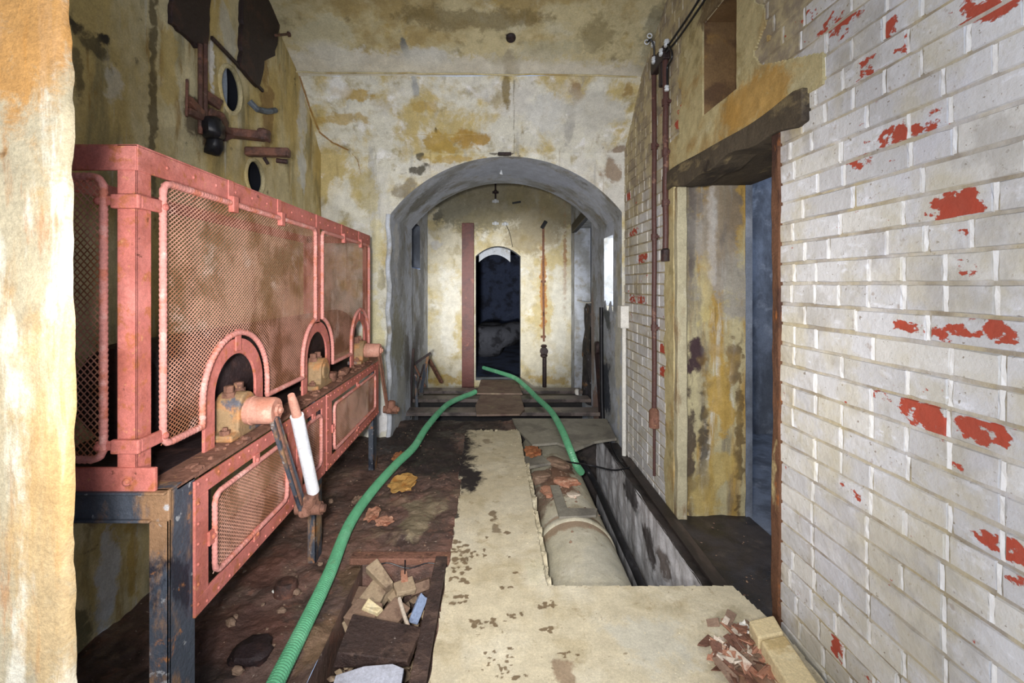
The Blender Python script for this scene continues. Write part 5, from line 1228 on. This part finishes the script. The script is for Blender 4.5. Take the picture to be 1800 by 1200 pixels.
# ---------------------------------------------------------------- right wall conduits
def conduit(px, y0, y1, r, label, elbow=None):
    X = XR-.025; t = thing('wall_conduit', label, 'pipe', tuple(on_x(px, y1, X)))
    a, b = on_x(px, y0, X), on_x(px, y1, X); b[1] = a[1]
    mb = MB(); mb.tube([tuple(a+(b-a)*k/20+np.array([0, .004*math.sin(k), 0])) for k in range(21)], r, 12); mb.build('tube', brownpl, t, smooth=True)
    for f in (.25, .5, .75):
        q = a+(b-a)*f; mb = MB(); mb.lathe((q[0], q[1], q[2]-.02), (0, 0, 1), [(0, r*1.05), (0, r*1.35), (.04, r*1.35), (.04, r*1.05)], 14); mb.box((q[0], q[1]-.03, q[2]-.008), (XR, q[1]+.03, q[2]+.008)); mb.build('coupling', brownpl, t)
    return t, a, b
c1, a1, b1_ = conduit(1150, 98, 735, .016, 'left brown conduit pipe running down the brick wall to a rusty box')
mb = MB(); mb.lathe((b1_[0]-.0, b1_[1], b1_[2]-.07), (0, 0, 1), [(0, .012), (.01, .034), (.12, .034), (.14, .015)], 16); mb.build('rusty_box', rust, c1, smooth=True)
mb = MB(); mb.tube([tuple(b1_), tuple(b1_+np.array([0, 0, -.38]))], .010, 8); mb.build('tail_pipe', brownpl, c1, smooth=True)
c2, a2, b2_ = conduit(1170, 92, 445, .018, 'right brown conduit pipe, shorter, ending midway down the brick wall')
mb = MB(); mb.lathe((b2_[0], b2_[1], b2_[2]-.05), (0, 0, 1), [(0, .012), (.0, .028), (.07, .028), (.08, .016)], 14); mb.build('end_gland', rustdark, c2, smooth=True)
def insul(px, py, X, label, s=1.0):
    c = on_x(px, py, X); mb = MB(); mb.lathe(tuple(c), (0, 0, 1), [(-.022*s, .008*s), (-.02*s, .016*s), (-.006*s, .018*s), (0, .011*s), (.006*s, .018*s), (.02*s, .015*s), (.022*s, .006*s)], 14)
    return tag(mb.build('insulator', ceramic, smooth=True), label, 'insulator')
insul(1148, 78, XR-.045, 'shiny ceramic insulator just above the left conduit', .8); insul(1150, 106, XR-.05, 'larger shiny insulator at the left conduit top')
insul(1163, 92, XR-.05, 'shiny insulator between the two conduits'); insul(1172, 76, XR-.045, 'uppermost shiny insulator above the right conduit')
insul(1172, 155, XR-.05, 'lower shiny insulator pair part on the right conduit', .8)
mb = MB(); c = on_x(1165, 100, XR-.015); mb.box((XR-.05, c[1]-.10, c[2]-.06), (XR-.001, c[1]+.13, c[2]+.03)); mb.box((XR-.045, c[1]-.05, c[2]-.2), (XR-.001, c[1]-.0, c[2]-.05))
tag(mb.build('cable_box', rustdark, bevel=.01), 'dark corroded junction block where the conduits meet the overhead cables', 'junction box')
def cable(pts, r, label, mat=blackrub, name='cable'):
    mb = MB(); mb.tube(spline(pts, 8), r, 8); return tag(mb.build(name, mat, smooth=True), label, 'cable')
cable([tuple(on_x(1166, 92, XR-.04)), tuple(on_x(1190, 58, XR-.04)), tuple(on_x(1222, 10, XR-.04)), tuple(on_x(1262, -60, XR-.04))], .006, 'upper black cable climbing the wall from the conduit tops')
cable([tuple(on_x(1172, 92, XR-.035)), tuple(on_x(1196, 62, XR-.03)), tuple(on_x(1232, 10, XR-.03)), tuple(on_x(1278, -60, XR-.03))], .006, 'lower black cable climbing the wall beside its twin')
cable([tuple(on_x(1174, 78, XR-.05)), tuple(on_x(1181, 92, XR-.05)), tuple(on_x(1180, 105, XR-.05)), tuple(on_x(1173, 118, XR-.05)), tuple(on_x(1173, 150, XR-.05))], .006, 'short black cable looping down by the right conduit')
cable([tuple(on_x(1150, 98, XR-.05)), tuple(on_x(1149, 80, XR-.06)), tuple(on_x(1144, 70, XR-.08)), tuple(on_x(1138, 74, XR-.10))], .006, 'stubby black cable ends curling left off the conduit top')
for px, py, lb in ((1142, 63, 'upper bright wire eyelet at the top of the left conduit'), (1137, 74, 'lower bright wire eyelet at the top of the left conduit')):
    mb = MB(); c = on_x(px, py, XR-.10); pts = [(c[0]+.014*math.cos(t), c[1], c[2]+.014*math.sin(t)) for t in np.linspace(0, 2*math.pi, 15)[:-1]]; mb.tube(pts, .004, 6, closed=True)
    tag(mb.build('wire_eyelet', ceramic, smooth=True), lb, 'eyelet')
# white switch box and white trunking on the right pier
t = thing('white_box', 'white plastic box with white pipe below, at the brick wall end by the arch', 'box', tuple(on_x(1097, 800, XR-.03)))
a, b = on_x(1097, 537, XR-.03), on_x(1097, 576, XR-.03)
mb = MB(); mb.box((XR-.07, a[1]-.05, b[2]), (XR-.003, a[1]+.05, a[2])); mb.build('box', pvc, t, bevel=.006)
c = on_x(1097, 800, XR-.03); mb = MB(); mb.tube([(XR-.03, a[1], b[2]), (XR-.03, a[1], c[2])], .018, 12); mb.build('pipe', pvc, t, smooth=True)

# ---------------------------------------------------------------- far wall objects
a, b = on_y(812, 392, YF-.12), on_y(833, 685, YF-.12)
mb = MB(); mb.box((a[0], YF-.14, b[2]), (b[0], YF-.03, a[2])); o = mb.build('steel_plate', redsteel, bevel=.004)
tag(o, 'tall dark red steel plate standing upright left of the dark doorway', 'plate')
fp = thing('valve_pipe', 'thin rusty vertical pipe with valve on the far wall, right of doorway', 'pipe', tuple(on_y(956, 678, YF-.04)))
Y = YF-.04
def fpt(px, py, dy=0): p = on_y(px, py, Y+dy); return tuple(p)
mb = MB(); mb.tube([fpt(955, 400), fpt(955, 500), fpt(956, 600)], .014, 8); mb.build('upper_pipe', rust, fp, smooth=True)
mb = MB(); mb.tube([fpt(957, 620), fpt(957, 680)], .03, 10); mb.build('lower_pipe', rustdark, fp, smooth=True)
mb = MB(); p = on_y(956, 617, Y-.03); mb.lathe(tuple(p), (0, 1, 0), [(-.03, .03), (-.03, .055), (.02, .055), (.02, .02)], 16); mb.lathe((p[0], p[1], p[2]-.09), (0, 0, 1), [(0, .03), (.02, .05), (.04, .05), (.06, .03), (.14, .03), (.16, .045), (.18, .03)], 14); mb.build('valve', rustdark, fp, smooth=True)
for py in (495, 592):
    p = on_y(955, py, Y); mb = MB(); mb.lathe((p[0], p[1], p[2]-.012), (0, 0, 1), [(0, .02), (0, .036), (.028, .036), (.028, .02)], 12); mb.build('coupling', rust, fp)
p = on_y(956, 395, Y); mb = MB(); mb.beam(tuple(p+np.array([-.03, 0, -.05])), tuple(p+np.array([.03, -.02, .05])), .03, .05); tag(mb.build('pipe_clip', blackrub, bevel=.004), 'black slanted clip at the very top of the far rusty pipe', 'clip')
# insulator cleats high on the far wall
for px, py, lb in ((871, 337, 'topmost dark cleat hanging under the inner arch crown'), (871, 353, 'cleat just below the topmost one on the far wall'), (871, 392, 'left ceramic cleat above the doorway'), (888, 393, 'right ceramic cleat above the doorway')):
    p = on_y(px, py, YF-.03); mb = MB(); mb.lathe((p[0], p[1]+.03, p[2]), (0, -1, 0), [(0, .025), (.02, .03), (.035, .02), (.05, .026), (.06, .015)], 14); mb.box((p[0]-.045, p[1]+.01, p[2]-.02), (p[0]+.045, p[1]+.03, p[2]+.012))
    tag(mb.build('wall_cleat', rustdark if py < 345 else ceramic, smooth=True), lb, 'cleat')
mb = MB(); mb.tube([tuple(on_y(871, 322, YF-.03)), tuple(on_y(871, 352, YF-.03))], .012, 8); tag(mb.build('hanging_rod', rustdark), 'short dark rod joining the two top cleats', 'rod')
mb = MB(); mb.tube(spline([tuple(on_y(890, 396, YF-.02)), tuple(on_y(896, 410, YF-.02)), tuple(on_y(901, 434, YF-.01))], 5), .004, 6); tag(mb.build('wire', blackrub), 'thin wire drooping from the right cleat to the doorway head', 'wire')
for px, py, lb in ((908, 356, 'small black peg slanted on the far wall right of the cleats'), (882, 304, 'small shiny hook under the arch crown')):
    if py > 320: p = on_y(px, py, YF-.02); mb = MB(); mb.beam(tuple(p+np.array([-.06, 0, -.008])), tuple(p+np.array([.06, 0, .012])), .02, .025); tag(mb.build('wall_peg', blackrub), lb, 'peg')
    else:
        mb = MB(); c = (.07, 4.25, float(az(.07))-.03); mb.tube([(c[0], c[1], c[2]+.04), (c[0], c[1], c[2])], .006, 8); mb.lump(c, (.03, .03, .03), 3, n=6); tag(mb.build('ceiling_hook', ceramic, smooth=True), lb, 'hook')
# nozzle at the ceiling stain
c = on_pl(898, 66, PL_C); mb = MB(); mb.lathe(tuple(c), (0, -.46, -.88), [(-.02, .035), (.01, .033), (.02, .02), (.03, .018)], 14); tag(mb.build('ceiling_boss', rustdark, smooth=True), 'small dark round boss in the ceiling above the brown drip stain', 'boss')
# block over arch crown
c = on_y(888, 271, YA-.01); mb = MB(); mb.box((c[0]-.06, YA-.035, c[2]-.012), (c[0]+.05, YA+.0, c[2]+.012)); tag(mb.build('keystone_strap', rustdark, bevel=.004), 'small dark strap above the crown of the big arch', 'strap')
# scrap frame on the left beyond the arch
t = thing('scrap_stand', 'tangled rusty metal stand leaning inside the arch on the left', 'stand', (-.80, 4.95, -.2))
def bar(p, q, w_, mt, nm='bar'):
    mb = MB(); mb.beam(p, q, w_, w_*.6); mb.build(nm, mt, t, bevel=.003)
Y = 5.0
bar(tuple(on_y(727, 612, 4.75)), tuple(on_y(720, 735, 4.75)), .04, rustdark); bar(tuple(on_y(728, 640, Y)), tuple(on_y(757, 620, Y)), .04, rustdark); bar(tuple(on_y(752, 624, Y)), tuple(on_y(740, 690, Y-.1)), .035, legm)
bar(tuple(on_y(728, 640, Y)), tuple(on_y(748, 680, Y)), .03, rust); bar(tuple(on_y(745, 640, Y)), tuple(on_y(728, 700, Y)), .03, rustdark); bar(tuple(on_y(730, 655, Y)), tuple(on_y(733, 720, Y-.1)), .03, legm)
mb = MB(); mb.beam(tuple(on_y(754, 632, 5.7)), tuple(on_y(776, 672, 5.9)), .05, .03); tag(mb.build('leaning_bar', rust, bevel=.003), 'short rusty bar slanting against the pale far wall on the left', 'bar')
# clutter on the right beyond the arch
mb = MB(); mb.tube([tuple(on_x(1057, 540, AX1-.04)), tuple(on_x(1057, 600, AX1-.04)), tuple(on_x(1058, 700, AX1-.04)), tuple(on_x(1060, 745, AX1-.04))], .02, 10); tag(mb.build('black_pipe', blackrub, smooth=True), 'black vertical pipe on the right wall just inside the arch', 'pipe')
c = on_x(1050, 612, AX1-.05); mb = MB(); mb.lump(tuple(c), (.06, .12, .12), 3); mb.beam(tuple(on_x(1050, 620, AX1-.05)), tuple(on_x(1058, 740, AX1-.02)), .03, .05); tag(mb.build('broken_bracket', rustdark, smooth=True), 'dark broken bracket hanging beside the black vertical pipe', 'bracket')
mb = MB(); mb.tube(spline([(AX1+.03, 5.12, 1.06), (AX1+.03, 5.5, 1.04), (AX1+.03, 6.1, 1.05)], 6), .008, 6); tag(mb.build('slack_rope', pvc, smooth=True), 'white rope strung across the dark opening right of the far wall', 'rope')
mb = MB(); mb.lump((AX1+.10, 5.6, .55), (.14, .5, .75), 5, rough=.6); mb.lump((AX1+.06, 5.5, .1), (.14, .35, .6), 6, rough=.6); tag(mb.build('hanging_rag', layered('dark_rag', lin(70, 66, 66), [LY(lin(150, 110, 70), 7, .56, .66, .9), LY(lin(40, 40, 46), 5, .5, .62, .8, off=4), LY(lin(150, 150, 156), 12, .6, .68, .8, off=8)], bump=.8), smooth=True), 'heap of dark rags hanging in the right-hand opening under the cord', 'rags')
c = on_z(1024, 682, -.0); mb = MB(); mb.lump((.95, 5.2, .03), (.05, .06, .06), 2, n=8); tag(mb.build('white_bulb', pvc, smooth=True), 'small white blob on the floor at the foot of the rags', 'bulb')
# timber corner over the opening
mb = MB(); mb.beam((AX1-.02, 5.0, 2.10), (AX1-.0, 6.2, 2.02), .06, .12); tag(mb.build('timber_header', blackrub, bevel=.008), 'black charred timber header over the right-hand opening beyond the arch', 'beam')
mb = MB(); mb.lump((-.05, 9.0, .22), (1.0, 1.0, .56), 11, rough=.6); tag(mb.build('rubble_heap', layered('blue_rubble', lin(70, 72, 80), [LY(lin(26, 26, 32), 4, .46, .6, .9)], bump=.8), smooth=True), 'grey rubble heap in the dark passage beyond the doorway', 'rubble')
# threshold strip beside the trench
mb = MB(); mb.beam((1.035, 1.95, -.115), (1.045, 3.6, -.115), .07, .02); tag(mb.build('sill_plank', layered('dark_wet_plank', lin(52, 46, 44), [LY(lin(84, 72, 66), 6, .5, .64, .8, stretch=(1, .3, 1))], rough=.45), bevel=.004), 'dark wet plank along the doorway threshold beside the trench', 'plank')

# ---------------------------------------------------------------- loose crumbs, uncountable
def crumbs(name, n, place, mat, label, lo, hi, seed):
    rs = random.Random(seed); mb = MB(); k = 0
    while k < n:
        p = place(rs)
        if p is None: continue
        s_ = lo+(hi-lo)*rs.random()**2.5; a = rs.uniform(0, 3.1); h = s_*rs.uniform(.3, .8); q = []
        for i in range(5):
            t = a+i*2*math.pi/5; r_ = s_*rs.uniform(.6, 1.1); q.append((p[0]+r_*math.cos(t), p[1]+r_*math.sin(t), p[2]))
        top = (p[0]+rs.uniform(-.3, .3)*s_, p[1]+rs.uniform(-.3, .3)*s_, p[2]+h)
        mb.add(q+[top], [(i, (i+1) % 5, 5) for i in range(5)]); k += 1
    o = mb.build(name, mat, recalc=False); tag(o, label, 'grit', kind='stuff'); return o
def pl_mud(rs):
    x, y = rs.uniform(-1.1, -.21), rs.uniform(1.0, 4.2)
    if HX0 < x < HX1 and HY0 < y < HY1: return None
    return (x, y, -.024+.03*(float(fbm(np.array([[x, y, -.022]]), 9, 61)[0])-.5)*2-.001)
def pl_slab(rs):
    if rs.random() < .5: x, y = rs.uniform(.12, .215), rs.uniform(1.95, 3.8)
    else: x, y = .62+rs.gauss(0, .13), 1.50+rs.gauss(0, .08)
    if x > .95 or y > 1.88 and x > .21: return None
    return (x, y, -.002)
def pl_pipe(rs):
    x, y = .44+rs.gauss(0, .07), 3.05+rs.gauss(0, .24)
    return (x, y, PC[1]+math.sqrt(max(.0001, PR_**2-(x-PC[0])**2))-.003)
def pl_door(rs): return (rs.uniform(1.08, 1.5), rs.uniform(1.75, 2.7), -.138)
crumbs('mud_grit', 1500, pl_mud, rubble, 'brown grit and crumbs strewn over the mud floor', .002, .012, 1)
crumbs('pale_grit', 260, pl_mud, paleragm, 'pale specks and flakes strewn over the dark mud floor', .0015, .006, 2)
crumbs('slab_grit', 300, pl_slab, concrete, 'crumbs along the broken slab edge and by the litter heap', .002, .008, 3)
crumbs('pipe_grit', 420, pl_pipe, rubble, 'brown crumbled lagging lying on top of the trench pipe', .003, .018, 4)
crumbs('doorway_grit', 160, pl_door, rubble, 'grit on the dark doorway floor', .002, .010, 5)
def pl_pit(rs): return (rs.uniform(HX0+.02, HX1-.04), rs.uniform(HY0+.2, HY1-.02), PD+.1*rs.random())
crumbs('pit_grit', 260, pl_pit, woodchunk, 'broken crumbs filling the bottom of the small floor pit', .01, .035, 6)
